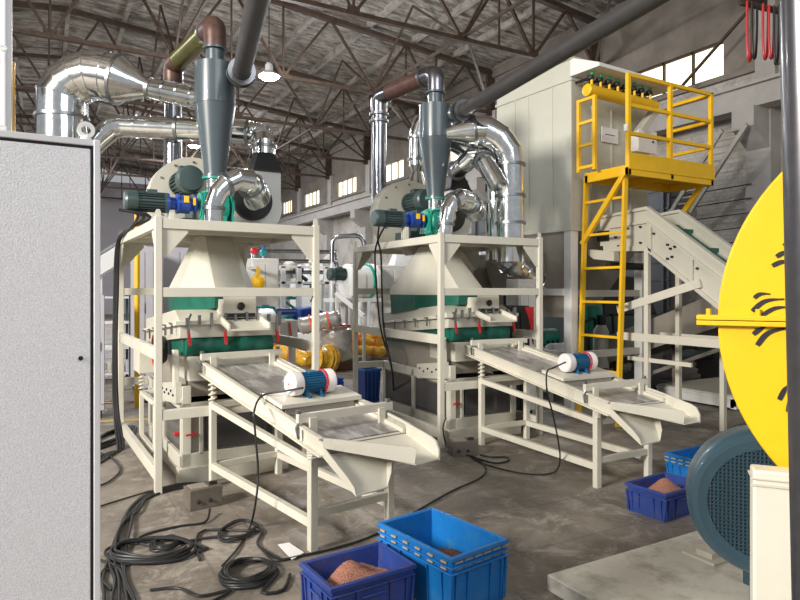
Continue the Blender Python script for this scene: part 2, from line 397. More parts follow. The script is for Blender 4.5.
# stair rail leaning on wall
t = thing('wall_ladder', 'long grey steel ladder leaning diagonally up to the corbel', 'ladder', (0, 0, 0))
a0, a1 = px2w(747, 124, 11.9), px2w(690, 212, 13.2)
a0b, a1b = a0+V((0, .5, 0)), a1+V((0, .5, 0))
for a, b in ((a0, a1), (a0b, a1b)): MB().beam(a, b, .05, .09).build('rail', BRN, t)
for k in range(12):
    f = (k+.5)/12; MB().beam(a0.lerp(a1, f), a0b.lerp(a1b, f), .03, .03).build('rung', BRN, t)
for k in range(5):
    z = 2.55+k*.28; q = MB(); q.tube([(12.1, 7.4, z+.02), (12.1, 9.3, z-.03), (12.08, 11.4, z+.03)], .011, 6)
    tag(q.build('wall_wire', DARK), 'thin dark wire strung along the side wall, %s of five' % ['lowest', 'second lowest', 'middle', 'second highest', 'highest'][k], 'wire', 'wires along the side wall')
tag(MB().beam(px2w(747, 12, 12.2), px2w(682, 86, 13.4), .05, .05).build('diagonal_strut', RUSTT), 'rusty diagonal strut crossing in front of the big bright window', 'strut')
# loops of red and black cable hanging top right
for k, (px, m_, nmx) in enumerate([(747, RED, 'leftmost red'), (752, RUB, 'leftmost black'), (763, RED, 'middle red'), (769, RED, 'right red'), (774, RUB, 'right black')]):
    a = px2w(px, 1+k*1.3, 9.5); b = px2w(px+5, 5, 9.6); L = [.85, .8, .8, .78, .85][k]
    pts = smooth([a, a+V((0, 0, -L*.6)), a+V((.03, 0, -L)), b+V((0, .02, -L*.95)), b+V((0, 0, -L*.4)), b], 6)
    tag(MB().tube(pts, .018, 8).build('hanging_cable_loop', m_), '%s cable loop hanging in the top right corner under the roof' % nmx, 'cable', 'festooned cables top right')
q = MB(); a = px2w(740, 2, 9.5); b = px2w(790, 12, 9.6); q.beam(a, b+V((1.5, 0, .1)), .05, .08); q.beam(a, a+V((0, 0, 2.2)), .04, .04)
tag(q.build('cable_track', RUSTT), 'rusty rail the red and black cable loops hang from', 'rail')
# ================================================================ SEPARATOR LINES
LIGHTC = CREAM
def locframe(org, a):
    m = Mx.Translation((org[0], org[1], 0)) @ Mx.Rotation(a, 4, 'Z'); return m
def motor(root_parent, c, axis, r, L, m, fins=22, capm=None, fan=True, label=None):
    """finned motor body along axis from c"""
    ax = V(axis).normalized(); c = V(c); x, y = frame_of(ax)
    g = MB(); g.lathe([(r*.82, 0), (r*.82, L*.72)], c, ax, 32)
    for k in range(fins):
        a = 2*PI*k/fins; d = x*math.cos(a)+y*math.sin(a); g.beam(c+d*r*.88+ax*L*.04, c+d*r*.88+ax*L*.7, .006, r*.22, d)
    body = g.build('motor_body', m, root_parent)
    g = MB(); g.lathe([(r*.55, -L*.03), (r, -.0), (r, L*.05), (r*.8, L*.06)], c, ax, 28); g.build('end_flange', m, root_parent)
    g = MB(); g.lathe([(r*1.0, L*.7), (r*1.02, L*.75), (r*1.0, L*.95), (r*.86, L), (r*.3, L*1.005)], c, ax, 28); g.build('fan_cover', capm or m, root_parent)
    g = MB(); b = c+ax*L*.35+V((0, 0, r*.95)); g.beam(b-ax*L*.12, b+ax*L*.12, r*.9, r*.5); g.build('terminal_box', m, root_parent)
def build_line(k, org, a, dx, names):
    Wd, Dp, H = (1.39 if k == 1 else 1.335), 2.18, 2.18; P = .055
    n = names
    # ---- platform frame
    fr = thing('platform_frame', n['frame'], 'steel frame', (*org, 0), a, 'cream platform frames')
    for (x, y) in ((0, 0), (Wd-P, 0), (0, Dp-P), (Wd-P, Dp-P)):
        p = MB().box(x, y, 0, x+P, y+P, H).build('post', CREAM, fr, .004)
        q = MB(); cx, cy = x+P/2, y+P/2
        q.prism([(cx-.022, cy-.004, H-.01), (cx+.022, cy-.004, H-.01), (cx+.022, cy-.004, H+.035), (cx+.01, cy-.004, H+.055), (cx-.01, cy-.004, H+.055), (cx-.022, cy-.004, H+.035)], (0, .008, 0))
        q.build('lifting_ear', CREAM, p)
    def b(nm, *r): return MB().box(*r).build(nm, CREAM, fr, .003)
    for y in (.004, Dp-P+.004):
        b('top_beam', P, y, 2.085, Wd-P, y+.048, 2.165); b('middle_beam', P, y, 1.545, Wd-P, y+.048, 1.62); b('low_beam', P, y, .575, Wd-P, y+.048, .655)
    for x in (.004, Wd-P+.004):
        b('top_beam', x, P, 2.085, x+.048, Dp-P, 2.165); b('side_beam', x, P, 1.05, x+.048, Dp-P, 1.145); b('ground_beam', x, P, .1, x+.048, Dp-P, .2)
        q = b('side_rail', x, P, 1.55, x+.048, Dp-P, 1.615) if (x > .5) else None
    for x, s in ((P, 1), (Wd-P, -1)):
        for y in (.02, Dp-.04):
            MB().prism([(x, y, 2.085), (x+s*.2, y, 2.085), (x+s*.2, y, 2.06), (x+s*.035, y, 1.865), (x, y, 1.865)], (0, .008, 0)).build('gusset_plate', CREAM, fr)
    for x in (.02, Wd-.03):
        for y, s in ((P, 1), (Dp-P, -1)):
            MB().prism([(x, y, 2.085), (x, y+s*.2, 2.085), (x, y+s*.2, 2.06), (x, y+s*.035, 1.865), (x, y, 1.865)], (.008, 0, 0)).build('gusset_plate', CREAM, fr)
    MB().box(.04, .04, 2.15, Wd-.04, Dp-.04, 2.16).build('deck_sheet', CREAM2, fr)
    for yy in (.5, 1.1, 1.7): b('deck_joist', .05, yy, 2.09, Wd-.05, yy+.045, 2.15)
    # ---- hopper
    hp = thing('suction_hood', n['hood'], 'hood', (*org, 0), a, 'suction hoods')
    B = [(.33, .75), (.55, .32), (.82, .32), (1.02, .7), (1.02, 1.2), (.82, 1.6), (.55, 1.6), (.33, 1.2)] if k == 1 else [(.2, .875), (.46, .35), (.78, .35), (1.0, .8), (1.0, 1.5), (.78, 1.9), (.46, 1.9), (.2, 1.5)]
    T = [(.5, .62), (.53, .6), (.76, .6), (.79, .62), (.79, .88), (.76, .9), (.53, .9), (.5, .88)]
    if k == 2: T = [(x-.24, y) for x, y in T]
    q = MB(); q.loft([[(x, y, 1.545) for x, y in B], [(x, y, 1.61) for x, y in B], [(x, y, 2.09) for x, y in T]]); q.build('hood_cone', CREAM2, hp, ang=8)
    q = MB(); q.loft([[(x*.99+.007, y*.99+.01, 1.5) for x, y in B], [(x, y, 1.548) for x, y in B]]); 
    sl = lambda y: 1.455-.115*(y-.3)
    q = MB(); q.loft([[(x*.97+.015, y*.97+.03, sl(y)-.01) for x, y in B], [(x*.98+.01, y*.98+.02, (sl(y)+1.54)/2) for x, y in B], [(x, y, 1.545) for x, y in B]]); q.build('fabric_sleeve', GREEN, hp, ang=20)
    # ---- separator machine
    sm = thing('gravity_separator', n['sep'], 'machine', (*org, 0), a, 'separating machines')
    x0, x1, y0, y1 = .25, 1.12, .21, 1.78
    cab = MB(); 
    cab.box(x0+.02, y0+.02, .1, x1-.02, y1-.02, .62); cab.build('cabinet_core', BRN, sm)
    cab = MB(); cab.box(x0, y0, 0.0, x1, y1, .1); cab.box(x0-.04, y0-.05, 0, x1+.04, y0+.05, .13); cab.build('plinth', CREAM2, sm, .004)
    q = MB()
    for x in (x0, x1-.07): q.box(x, y0-.01, .1, x+.07, y0+.05, .8)
    q.box(x0, y0-.01, .56, x1, y0+.03, .66); q.box(x0, y0-.01, .1, x1, y0+.03, .24); q.box(x0+.14, y0-.01, .22, x0+.17, y0+.03, .6); q.build('front_frame', CREAM2, sm, .003)
    q = MB()
    for y in (y0, (y0+y1)/2-.02, y1-.06): q.box(x0-.008, y, .1, x0+.03, y+.06, .68)
    q.box(x0-.008, y0, .1, x0+.03, y1, .22); q.box(x0-.008, y0, .6, x0+.03, y1, .7); q.build('side_frame', CREAM2, sm, .003)
    MB().box(x0+.19, y0-.004, .26, x1-.1, y0+.022, .54).build('front_window', DUSTG, sm)
    for ya, yb in ((y0+.07, y0+.74), (y0+.82, y1-.07)): MB().box(x0+.004, ya, .24, x0+.022, yb, .58).build('side_window', DUSTG, sm)
    q = MB(); q.cyl((x0+.1, y0-.03, .4), (x0+.1, y0+.02, .4), .012, 8); q.beam((x0+.02, y0-.04, .4), (x0+.1, y0-.035, .405), .014, .014); q.build('red_latch', RED, sm)
    q = MB(); q.cyl((x0-.04, y0+.12, .39), (x0, y0+.12, .39), .016, 10); q.build('side_latch', RED, sm)
    # tilted tray body
    def tilt(q_): return q_
    q = MB(); q.prism([(x0+.06, y0+.05, .7), (x0+.06, y1, .62), (x0+.06, y1, .95), (x0+.06, y0+.05, 1.05)], (x1-x0-.14, 0, 0)); q.build('lower_casing', BRN if k == 1 else BRN, sm, .004)
    q = MB(); q.box(x0+.05, y0-.02, .84, x1-.12, y0+.5, 1.045); q.box(x0+.05, y0-.03, .84, x1-.12, y0-.02, .86); q.build('lower_tray', CREAM2, sm, .004)
    q = MB()
    q.prism([(x0-.05, y0+.02, .66), (x0-.05, y0+.62, .6), (x0-.05, y0+.62, .76), (x0-.05, y0+.02, .84)], (.05, 0, 0)); q.build('bolted_side_plate', CREAM2, sm, .003)
    for i in range(6):
        MB().cyl((x0-.06, y0+.1+.09*i, .72-.006*i+.03*(i % 2)), (x0-.05, y0+.1+.09*i, .72-.006*i+.03*(i % 2)), .011, 8).build('bolt', DARK, sm)
    # green bellow roll
    q = MB(); prof = []
    for i in range(17):
        f = i/16; prof.append(((x0+.03)+(x1-x0-.12)*f, .072+.008*math.sin(i*1.9)))
    rings = []
    for x, r in prof: rings.append([(x, y0+.05+math.cos(t)*r*1.1, 1.125+math.sin(t)*r*1.12) for t in [2*PI*j/16 for j in range(16)]])
    q.loft(rings); q.prism([(x0+.02, y0+.05, 1.05), (x0+.02, y1-.05, .95), (x0+.02, y1-.05, 1.1), (x0+.02, y0+.05, 1.2)], (x1-x0-.1, 0, 0)); q.build('green_bellows', GREEN, sm, ang=50)
    # sieve box
    q = MB(); q.prism([(x0-.02, y0+.0, 1.2), (x0-.02, y1+.05, 1.05), (x0-.02, y1+.05, 1.3), (x0-.02, y0+.2, 1.43), (x0-.02, y0, 1.33)], (x1-x0, 0, 0)); q.build('sieve_box', CREAM2, sm, .004)
    q = MB(); q.prism([(x0-.06, y0-.03, 1.31), (x0-.06, y1, 1.17), (x0-.06, y1, 1.2), (x0-.06, y0-.03, 1.345)], (x1-x0+.08, 0, 0)); q.build('sieve_rim', CREAM, sm, .003)
    for i in range(6):
        y = y0+.1+i*.26; zz = 1.3-.1*(y-y0); q = MB(); q.box(x0-.07, y, zz-.06, x0-.055, y+.015, zz+.03); q.cyl((x0-.075, y-.02, zz+.03), (x0-.075, y+.04, zz+.03), .01, 8); q.build('clamp_hook', DUCTB, sm)
    for i, x in enumerate((x0-.0, x0+.3, x0+.76)):
        MB().beam((x+.05, y0-.055, 1.14), (x+.04, y0-.045, 1.26), .022, .018).build('red_clamp_handle', RED, sm)
        MB().tube([(x+.04, y0-.045, 1.24), (x+.04, y0-.05, 1.36), (x+.06, y0-.03, 1.4)], .012, 8).build('clamp_rod', DUCTB, sm)
    for i in range(9):
        x = x0+.02+i*.1; MB().box(x, y0-.05, 1.29+.02*(i % 2), x+.022, y0-.02, 1.37+.02*(i % 3)).build('toggle_clamp', DUCTB, sm)
    q = MB(); q.box(x0+.33, y0-.03, 1.36, x0+.62, y0+.25, 1.52); q.prism([(x0+.33, y0-.03, 1.52), (x0+.62, y0-.03, 1.52), (x0+.56, y0+.0, 1.47), (x0+.39, y0+.0, 1.47)], (0, .01, .03)); q.build('feed_box', CREAM, sm, .004)
    MB().box(x0+.34, y0-.035, 1.365, x0+.61, y0-.028, 1.4).build('outlet_slot', DARK, sm)
    MB().lathe([(.03, 0), (.035, .015), (.02, .03)], (x0+.48, y0-.03, 1.46), (0, -1, 0), 16).build('black_knob', DARK, sm)
    sp = MB(); z = 1.33
    for xa in (x0+.3, x0+.64): sp.prism([(xa, y0-.02, z), (xa, y0-.3, z-.06), (xa, y0-.3, z-.01), (xa, y0-.02, z+.06)], (.014, 0, 0))
    sp.prism([(x0+.3, y0-.02, z-.005), (x0+.3, y0-.3, z-.065), (x0+.3, y0-.3, z-.05), (x0+.3, y0-.02, z+.01)], (.354, 0, 0)); sp.build('discharge_spout', CREAM, sm)
    # left support link and springs, coiled cable at rear
    MB().prism([(x0-.02, y0+.04, 1.1), (x0-.02, y0+.12, 1.1), (x0-.02, y0+.1, .8), (x0-.02, y0+.02, .8)], (-.04, 0, 0)).build('support_link', CREAM, sm, .003)
    if k == 1:
        q = MB(); q.lathe([(.11, 0), (.13, .03), (.13, .07), (.11, .1)], (x0-.12, y0+.6, 1.06), (1, 0, 0), 28); q.build('belt_pulley', DARK, sm)
        q = MB(); q.ring((x0-.11, y0+.6, 1.06), (1, 0, 0), .15, .135, .02, 32); q.build('red_pulley_ring', ORG, sm)
        q = MB(); q.box(.1, y1-.35, .78, x0, y1, 1.0); q.build('drive_box', CREAM, sm, .004)
        q = MB(); q.box(.11, y1-.33, 0, .15, y1-.29, .6); q.box(.11, y1-.33, .57, .25, y1-.29, .61); q.box(.11, y0+.5, 0, .15, y0+.54, .6); q.box(.11, y0+.5, .57, .15, y1-.29, .61); q.box(.11, y0+.5, .14, .15, y1-.29, .18); q.build('drive_stand', CREAM, sm, .003)
        q = MB(); pts = [(.13+.022*math.cos(t*.9), y1-.31+.022*math.sin(t*.9), .61+t*.0052) for t in range(34)]; q.tube(pts, .007, 8); q.build('drive_spring', CREAM, sm)
    # ---- rotary valve + gear motor (on the deck)
    vx, vy = .7+dx, .78
    rv = thing('rotary_valve', n['valve'], 'valve', (*org, 0), a, 'rotary valves under the cyclones')
    q = MB(); q.lathe([(.1, -.12), (.13, -.1), (.13, .1), (.1, .12)], (vx, vy, 2.385), (1, 0, 0), 28)
    q.lathe([(.135, 0), (.135, .018)], (vx, vy, 2.16), (0, 0, 1), 28); q.box(vx-.09, vy-.09, 2.17, vx+.09, vy+.09, 2.5); q.lathe([(.125, 0), (.125, .02)], (vx, vy, 2.5), (0, 0, 1), 28); q.build('valve_body', VALVE, rv, .004)
    for s in (-1, 1):
        q = MB()
        for j in range(5):
            q.beam((vx+s*.14, vy-.1+.05*j, 2.24), (vx+s*.12, vy-.1+.05*j, 2.5), .012, .03)
        q.lathe([(.12, 0), (.12, .015)], (vx+s*.135, vy, 2.385), (s, 0, 0), 24); q.build('end_cover', VALVE, rv)
    q = MB(); q.lathe([(.085, 0), (.085, .12)], (vx, vy, 2.52), (0, 0, 1), 24); q.build('sight_tube', DUCT, rv)
    q = MB(); q.lathe([(.12, 0), (.12, .018)], (vx, vy, 2.635), (0, 0, 1), 28); q.build('top_flange', VALVE, rv)
    q = MB(); q.lathe([(.05, -.02), (.085, 0), (.085, .02), (.06, .03), (.06, .05), (.085, .06), (.085, .15), (.092, .155), (.092, .17), (.055, .18), (.06, .23), (.092, .24), (.092, .26)], (vx-.18, vy, 2.385), (-1, 0, 0), 28); q.build('gearbox', BLUEG, rv)
    MB().box(vx-.3, vy-.1, 2.39, vx-.26, vy-.082, 2.45).build('yellow_name_plate', YEL, rv)
    MB().box(vx-.22, vy-.1, 2.37, vx-.2, vy-.082, 2.44).build('yellow_name_plate', YEL, rv)
    for j in range(3): MB().box(vx-.42, vy-.05+.04*j, 2.17, vx-.38, vy-.03+.04*j, 2.3).build('motor_bracket', CREAM, rv)
    mt = bpy.data.objects.new('gear_motor', None); C.objects.link(mt); mt.parent = rv
    motor(mt, (vx-.44, vy, 2.385), (-1, 0, 0), .092, .35, MOTG)
    # ---- cyclone
    cy = thing('cyclone', n['cyclone'], 'cyclone', (*org, 0), a, 'slate grey cyclones')
    q = MB(); q.lathe([(.1, 2.66), (.1, 2.7), (.188, 3.33), (.193, 3.33), (.193, 3.34), (.188, 3.34), (.188, 3.71), (.0, 3.71)], (vx, vy, 0), (0, 0, 1), 40); q.build('cyclone_shell', CYC, cy, ang=25)
    q = MB(); q.lathe([(.12, 2.655), (.12, 2.67)], (vx, vy, 0), (0, 0, 1), 28); q.build('bottom_flange', CYC, cy)
    q = MB(); q.lathe([(.085, 3.7), (.085, 3.85), (.115, 3.85), (.115, 3.87)], (vx, vy, 0), (0, 0, 1), 28); q.build('outlet_neck', CYC, cy)
    q = MB(); q.box(vx+.05, vy-.14, 3.53, vx+.21, vy+.02, 3.69); q.build('inlet_box', CYC, cy, .004)
    # ---- rear blower (flat cream scroll, dark motor on its face)
    def scroll(nm, label, cx, cyy, cz, r, th, mm, group):
        b_ = thing(nm, label, 'blower', (*org, 0), a, group)
        N = 40; prof = []
        for j in range(N):
            t = 2*PI*j/N; rr = r*(1+.16*((t/(2*PI)))); prof.append((cx+rr*math.cos(t-PI/2)*-1, cz+rr*math.sin(t-PI/2)))
        MB().prism([(x, cyy, z_) for x, z_ in prof], (0, th, 0)).build('scroll_housing', mm, b_, ang=30)
        return b_
    fx, fy = .66+dx*.7, 1.5
    fb = scroll('rear_blower', n['fan1'], fx, fy, 2.52, .42, .22, CREAM2, 'rear blowers')
    for j in range(12):
        t = 2*PI*j/12; MB().cyl((fx+.37*math.cos(t), fy-.012, 2.55+.37*math.sin(t)), (fx+.37*math.cos(t), fy, 2.55+.37*math.sin(t)), .012, 8).build('rim_bolt', DUCTB, fb)
    fm_ = bpy.data.objects.new('blower_motor', None); C.objects.link(fm_); fm_.parent = fb
    motor(fm_, (fx-(.12 if k == 1 else -.02), fy-.01, 2.68), (.0, -1, 0), .13, .42, MOTG)
    q = MB(); q.box(fx-.2, fy-.4, 2.16, fx+.25, fy-.02, 2.3); q.box(fx-.1, fy-.38, 2.3, fx+.15, fy-.05, 2.56); q.build('blower_pedestal', MOTG, fb, .004)
    # ---- right blower
    gx, gy = (1.13 if k == 1 else .8)+0*dx, 1.06
    gb = scroll('duct_blower', n['fan2'], gx, gy, 2.46, .27, .3, WHITE, 'duct blowers')
    q = MB(); q.box(gx+.02, gy+.02, 2.45, gx+.3, gy+.28, 2.83); q.build('outlet_neck', WHITE, gb, .004)
    q = MB(); q.box(gx+.0, gy+0, 2.82, gx+.32, gy+.3, 2.84); q.build('neck_flange', DARK, gb)
    q = MB(); cx_, cy_ = gx+.16, gy+.15
    A = [(cx_-.15, cy_-.14), (cx_+.15, cy_-.14), (cx_+.15, cy_+.14), (cx_-.15, cy_+.14)]
    q.loft([[(x+sx*0, y, 2.84) for x, y in A for sx in (0,)], [(cx_+(x-cx_)*.6, cy_+(y-cy_)*.6, 3.02) for x, y in A]]); q.build('canvas_transition', RUB, gb)
    q = MB(); q.ring((gx-.02, gy-.03, 2.5), (0, 1, 0), .2, .1, .06, 32); q.build('black_inlet_ring', RUB, gb)
    q = MB(); q.box(gx-.2, gy+.05, 2.16, gx+.26, gy+.25, 2.2); q.build('blower_foot', CREAM, gb)
    # inlet elbow
    sx = (.62 if k == 1 else .12)+.0
    el = thing('inlet_elbow_duct', n['elbow'], 'duct', (*org, 0), a, 'polished inlet elbows')
    inv = locframe(org, a).inverted()
    raw = [(213.5, 222, 5.5), (214, 204, 5.5), (218, 193, 5.52), (226, 184, 5.56), (237, 179, 5.62), (247, 181, 5.7), (254, 189, 5.85), (258, 197, 6.05)] if k == 1 else [(445, 236, 6.7), (446, 220, 6.7), (448, 210, 6.72), (453, 202, 6.76), (460, 198, 6.82), (467, 200, 6.9), (472, 206, 7.05), (475, 212, 7.2)]
    pts = [inv @ px2w(*r_) for r_ in raw]
    ducting(el, pts, .08, bands=(.75, 3, 5.5), rs=[.078, .078, .085, .09, .098, .105, .115, .12])
    return dict(v=(vx, vy), f=(fx, fy), g=(gx, gy))
O1 = ((.746, 5.209), R(1.7)); O2 = ((3.463, 5.324), R(-1.4))
G1 = build_line(1, O1[0], O1[1], -.03, dict(frame='cream square-tube platform frame around the left separator, nearer the grey cabinet', hood='cream faceted suction hood with a green sleeve inside the left frame', sep='cream separating machine with green bellows under the left hood',
    valve='sea-green rotary valve with blue gearbox and dark motor on the left platform', cyclone='slate grey cone-shaped cyclone on the left platform', fan1='round cream blower casing with dark motor behind the left cyclone', fan2='pale scroll blower with black inlet ring at the right of the left platform', elbow='shiny segmented elbow duct curving into the left platform blower'))
G2 = build_line(2, O2[0], O2[1], -.28, dict(frame='cream square-tube platform frame around the second separator, in the middle of the hall', hood='cream faceted suction hood with a green sleeve inside the middle frame', sep='cream separating machine with green bellows and dark side windows under the middle hood',
    valve='sea-green rotary valve with blue gearbox and dark motor on the middle platform', cyclone='slate grey cone-shaped cyclone on the middle platform', fan1='round cream blower casing with dark motor behind the middle cyclone', fan2='pale scroll blower on the middle platform beside the twin silver ducts', elbow='shiny segmented elbow duct curving into the middle platform blower'))
def L2W(O, p):
    (ox, oy), a = O; return V((ox+p[0]*math.cos(a)-p[1]*math.sin(a), oy+p[0]*math.sin(a)+p[1]*math.cos(a), p[2]))
W_ = px2w
# ---------------------------------------------------------------- pipes from the cyclones
def pipe_over(O, G, lab, isl):
    vx, vy = G['v']; top = L2W(O, (vx, vy, 3.87)); fx, fy = G['f']
    t = thing('outlet_pipe', lab, 'pipe', (0, 0, 0), 0, 'cyclone outlet pipes')
    if isl: b = W_(173, 66, 6.9)
    else: b = W_(379, 97, 8.0)
    b2 = V((b.x, b.y, 2.7))
    up = top+V((0, 0, .16)); d = V((b.x-top.x, b.y-top.y, 0)); 
    A = fillet([top, top+V((0, 0, .22)), top+V((0, 0, .22))+(b-top-V((0, 0, .22))).normalized()*.2], .16, 6)
    MB().tube(A, .105, 24).build('upper_elbow', RUSTP if isl else PIPES, t, ang=20)
    Bp = fillet([b+(A[-1]-b).normalized()*.2, b, b+V((0, 0, -.22))], .16, 6)
    MB().tube(Bp, .105, 24).build('lower_elbow', RUSTP if isl else PIPES, t, ang=20)
    MB().tube([A[-1], Bp[0]], .1, 24).build('slanted_pipe', OLIVE if isl else RUSTP, t)
    MB().tube([Bp[-1], b2], .095, 24).build('down_pipe', PIPES, t)
    for p, ax in ((Bp[-1], (0, 0, 1)), (Bp[-1]+V((0, 0, -.09)), (0, 0, 1)), (A[-1], A[-1]-Bp[0])): MB().ring(p, ax, .12, .09, .03, 24).build('pipe_collar', DUCTB, t)
pipe_over(O1, G1, 'brown and olive outlet pipe arching from the left cyclone to its rear blower', True)
pipe_over(O2, G2, 'steel outlet pipe arching from the middle cyclone to its rear blower', False)
def feed(O, G, lab, end, m):
    vx, vy = G['v']; st = L2W(O, (vx+.2, vy-.14, 3.6)); t = thing('feed_pipe', lab, 'pipe', (0, 0, 0), 0, 'overhead feed pipes')
    st2 = st+(end-st).normalized()*.1
    MB().tube([st2, end], .08, 28).build('pipe_tube', m, t)
    MB().ring(st2, end-st, .13, .07, .04, 28).build('clamp_flange', STEELP, t); MB().ring(st2+(end-st).normalized()*.07, end-st, .125, .085, .03, 28).build('clamp_flange', DUCTB, t)
    MB().tube([st+V((-.12, .06, 0)), st2], .08, 20).build('inlet_stub', CYC, t)
    return st
s1 = L2W(O1, (G1['v'][0]+.2, G1['v'][1]-.14, 3.6)); e = W_(258, 0, 4.2); feed(O1, G1, 'dark steel pipe rising overhead from the left cyclone', s1+(e-s1)*1.9, STEELP)
s2 = L2W(O2, (G2['v'][0]+.2, G2['v'][1]-.14, 3.6)); e = W_(645, 2, 4.6); feed(O2, G2, 'long dark steel pipe running overhead from the middle cyclone to the upper right', s2+(e-s2)*1.35, STEELP)
# ---------------------------------------------------------------- silver ducts, left line
t = thing('spiral_duct', 'long ribbed silver duct passing behind the left cyclone', 'duct')
g0 = L2W(O1, (G1['g'][0]+.16, G1['g'][1]+.15, 3.02))
dd = 6.75
p = [g0, g0+V((0, 0, .08))]+fillet([g0+V((0, 0, .1)), W_(262, 134, dd), W_(238, 132, dd)], .25, 5)+[W_(232, 131.5, dd), W_(122, 126, 6.7), W_(112, 128, 6.68), W_(98, 140, 6.65), W_(70, 168, 6.6), W_(55, 190, 6.6)]
ducting(t, p, .115, bands=(1.2, 8.3, 10.5), spiral=.14)
t = thing('large_elbow_duct', 'large silver segmented elbow duct rising behind the grey cabinet', 'duct')
dd = 6.3
p = [W_(62, 250, dd), W_(62, 108, dd), W_(62, 96, dd), W_(68, 86, dd), W_(79, 79, dd), W_(92, 75, dd), W_(108, 77, dd), W_(120, 80, dd), W_(147, 88, dd), W_(152, 89, dd), W_(208, 101, 6.1)]
ducting(t, p, .2, bands=(.93, 6.9, 8.5), rs=[.235]*7+[.235, .09, .1, .1])
q = MB()
for f in (.25, .5, .75): c = V(p[9]).lerp(V(p[10]), f); q.ring(c, p[10]-p[9], .112, .098, .015, 28)
q.build('duct_ribs', DUCT, t)
# ---------------------------------------------------------------- silver ducts, middle line
t = thing('twin_duct', 'front silver duct bending down beside the middle cyclone', 'duct', (0, 0, 0), 0, 'twin silver ducts by the middle cyclone')
p = [W_(446, 134, 7.1), W_(475, 131, 7.1), W_(486, 131, 7.1), W_(499, 139, 7.1), W_(508, 152, 7.1), W_(510, 165, 7.1), W_(510.5, 262, 7.1)]
ducting(t, p, .15, bands=(.97, 5.0, 5.32, 5.6), rs=[.07, .165, .165, .165, .16, .155, .155])
t = thing('twin_duct', 'rear silver duct half hidden behind the front one by the middle cyclone', 'duct', (0, 0, 0), 0, 'twin silver ducts by the middle cyclone')
p = [W_(446, 142, 7.5), W_(472, 149, 7.5), W_(482, 155, 7.5), W_(491, 165, 7.5), W_(496, 178, 7.5), W_(497, 260, 7.5)]
ducting(t, p, .13, bands=(.97, 4.3), rs=[.07, .15, .14, .14, .13, .13])
t = thing('short_elbow_duct', 'short silver elbow duct rising from the middle platform blower', 'duct')
g0 = L2W(O2, (G2['g'][0]+.16, G2['g'][1]+.15, 3.02))
p = [g0, g0+V((0, 0, .05)), W_(466, 163, 7.25), W_(472, 157, 7.2), W_(481, 157, 7.15), W_(486, 164, 7.0), W_(499, 186, 6.9)]
ducting(t, p, .105, bands=(1.2, 4.6))
t = thing('slanted_duct', 'silver corrugated duct slanting down behind the middle frame', 'duct')
p = [W_(488, 246, 8.0), W_(530, 276, 8.3), W_(552, 300, 8.6)]
ducting(t, p, .16, bands=(.5,), spiral=.12, rs=[.17, .15, .12])
t = thing('riser_duct', 'narrow silver riser duct just left of the middle cyclone', 'duct')
p = [W_(417, 186, 8.1), W_(417, 172, 8.1), W_(417, 166, 8.1), W_(417, 135, 8.1), W_(421, 122, 8.1), W_(440, 116, 8.1)]
ducting(t, p, .09, bands=(2.2, 2.9), rs=[.13, .07, .1, .1, .1, .1])
# ================================================================ BAGHOUSE, PLATFORM, LADDER
bg = thing('dust_collector', 'large pale green-grey dust collector housing on legs behind the yellow platform', 'dust collector', (5.77, 5.85, .192), R(3)); bg.scale = (.88,)*3
LX, LY = 1.72, 1.6
MB().box(0, 0, 2.47, LX, LY, 4.62).build('housing', BAGP, bg, .006)
q = MB(); q.box(-.02, -.02, 4.6, LX+.02, LY+.02, 4.64); q.box(-.02, -.02, 2.45, LX+.02, LY+.02, 2.5); q.build('housing_flange', BAGP, bg, .004)
MB().box(0, .02, 4.64, LX, LY, 4.92).build('clean_air_box', BAGP, bg, .006)
q = MB(); q.prism([(0, -.45, 4.62), (LX+.05, -.45, 4.62), (LX+.05, -.45, 4.66), (0, -.45, 4.66)], (0, .1, 0)); q = MB()
q.prism([(-.0, .02, 4.93), (-.0, .02, 4.66), (-.0, -.5, 4.66), (-.0, -.5, 4.71)], (LX+.1, 0, 0)); q.build('valve_canopy', WHITE, bg, .004)
q = MB(); q.box(-.03, -.03, 4.9, LX+.03, LY+.03, 4.94); q.build('roof_rim', BAGP, bg, .004)
for y in (0.05, .55, 1.05, 1.55): MB().ring((-.0, y, 4.98), (0, 1, 0), .05, .028, .02, 16).build('lifting_eye', BAGP, bg)
for y in (.35, .85, 1.15): MB().box(-.012, y, 2.55, 0, y+.03, 4.6).build('panel_rib', BAGP, bg)
for x in (.42, .85, 1.3): MB().box(x, -.012, 2.55, x+.03, 0, 4.3).build('panel_rib', BAGP, bg)
q = MB(); q.loft([[(.0, .0, 2.45), (LX, .0, 2.45), (LX, LY, 2.45), (.0, LY, 2.45)], [(.55, .5, 1.35), (LX-.55, .5, 1.35), (LX-.55, LY-.5, 1.35), (.55, LY-.5, 1.35)]][::-1]); q.build('dust_hopper', BRN, bg, ang=10)
q = MB(); q.lathe([(.0, 0), (.3, .02), (.42, .1), (.45, .2)][::1], (-.0, .9, 1.95), (-1, 0, .15), 30); q = MB(); q.cyl((-.5, .9, 1.9), (.3, .9, 2.0), .36, 30); q.build('side_inlet', BRN, bg)
MB().box(.02, .05, 1.2, .05, LY-.1, 2.45).build('skirt_panel', BRN, bg); q = MB(); q.box(-.02, .14, 1.52, .02, LY-.14, 1.62); q.build('white_skirt_rail', WHITE, bg)
for x, y in ((0, 0), (LX-.14, 0), (0, LY-.14), (LX-.14, LY-.14)): MB().box(x, y, -.218, x+.14, y+.14, 2.45).build('leg', WHITE, bg, .004)
q = MB()
for z in (1.5, .6): q.box(.14, .03, z, LX-.14, .1, z+.1); q.box(.03, .14, z, .1, LY-.14, z+.1)
q.build('leg_brace', CREAM, bg)
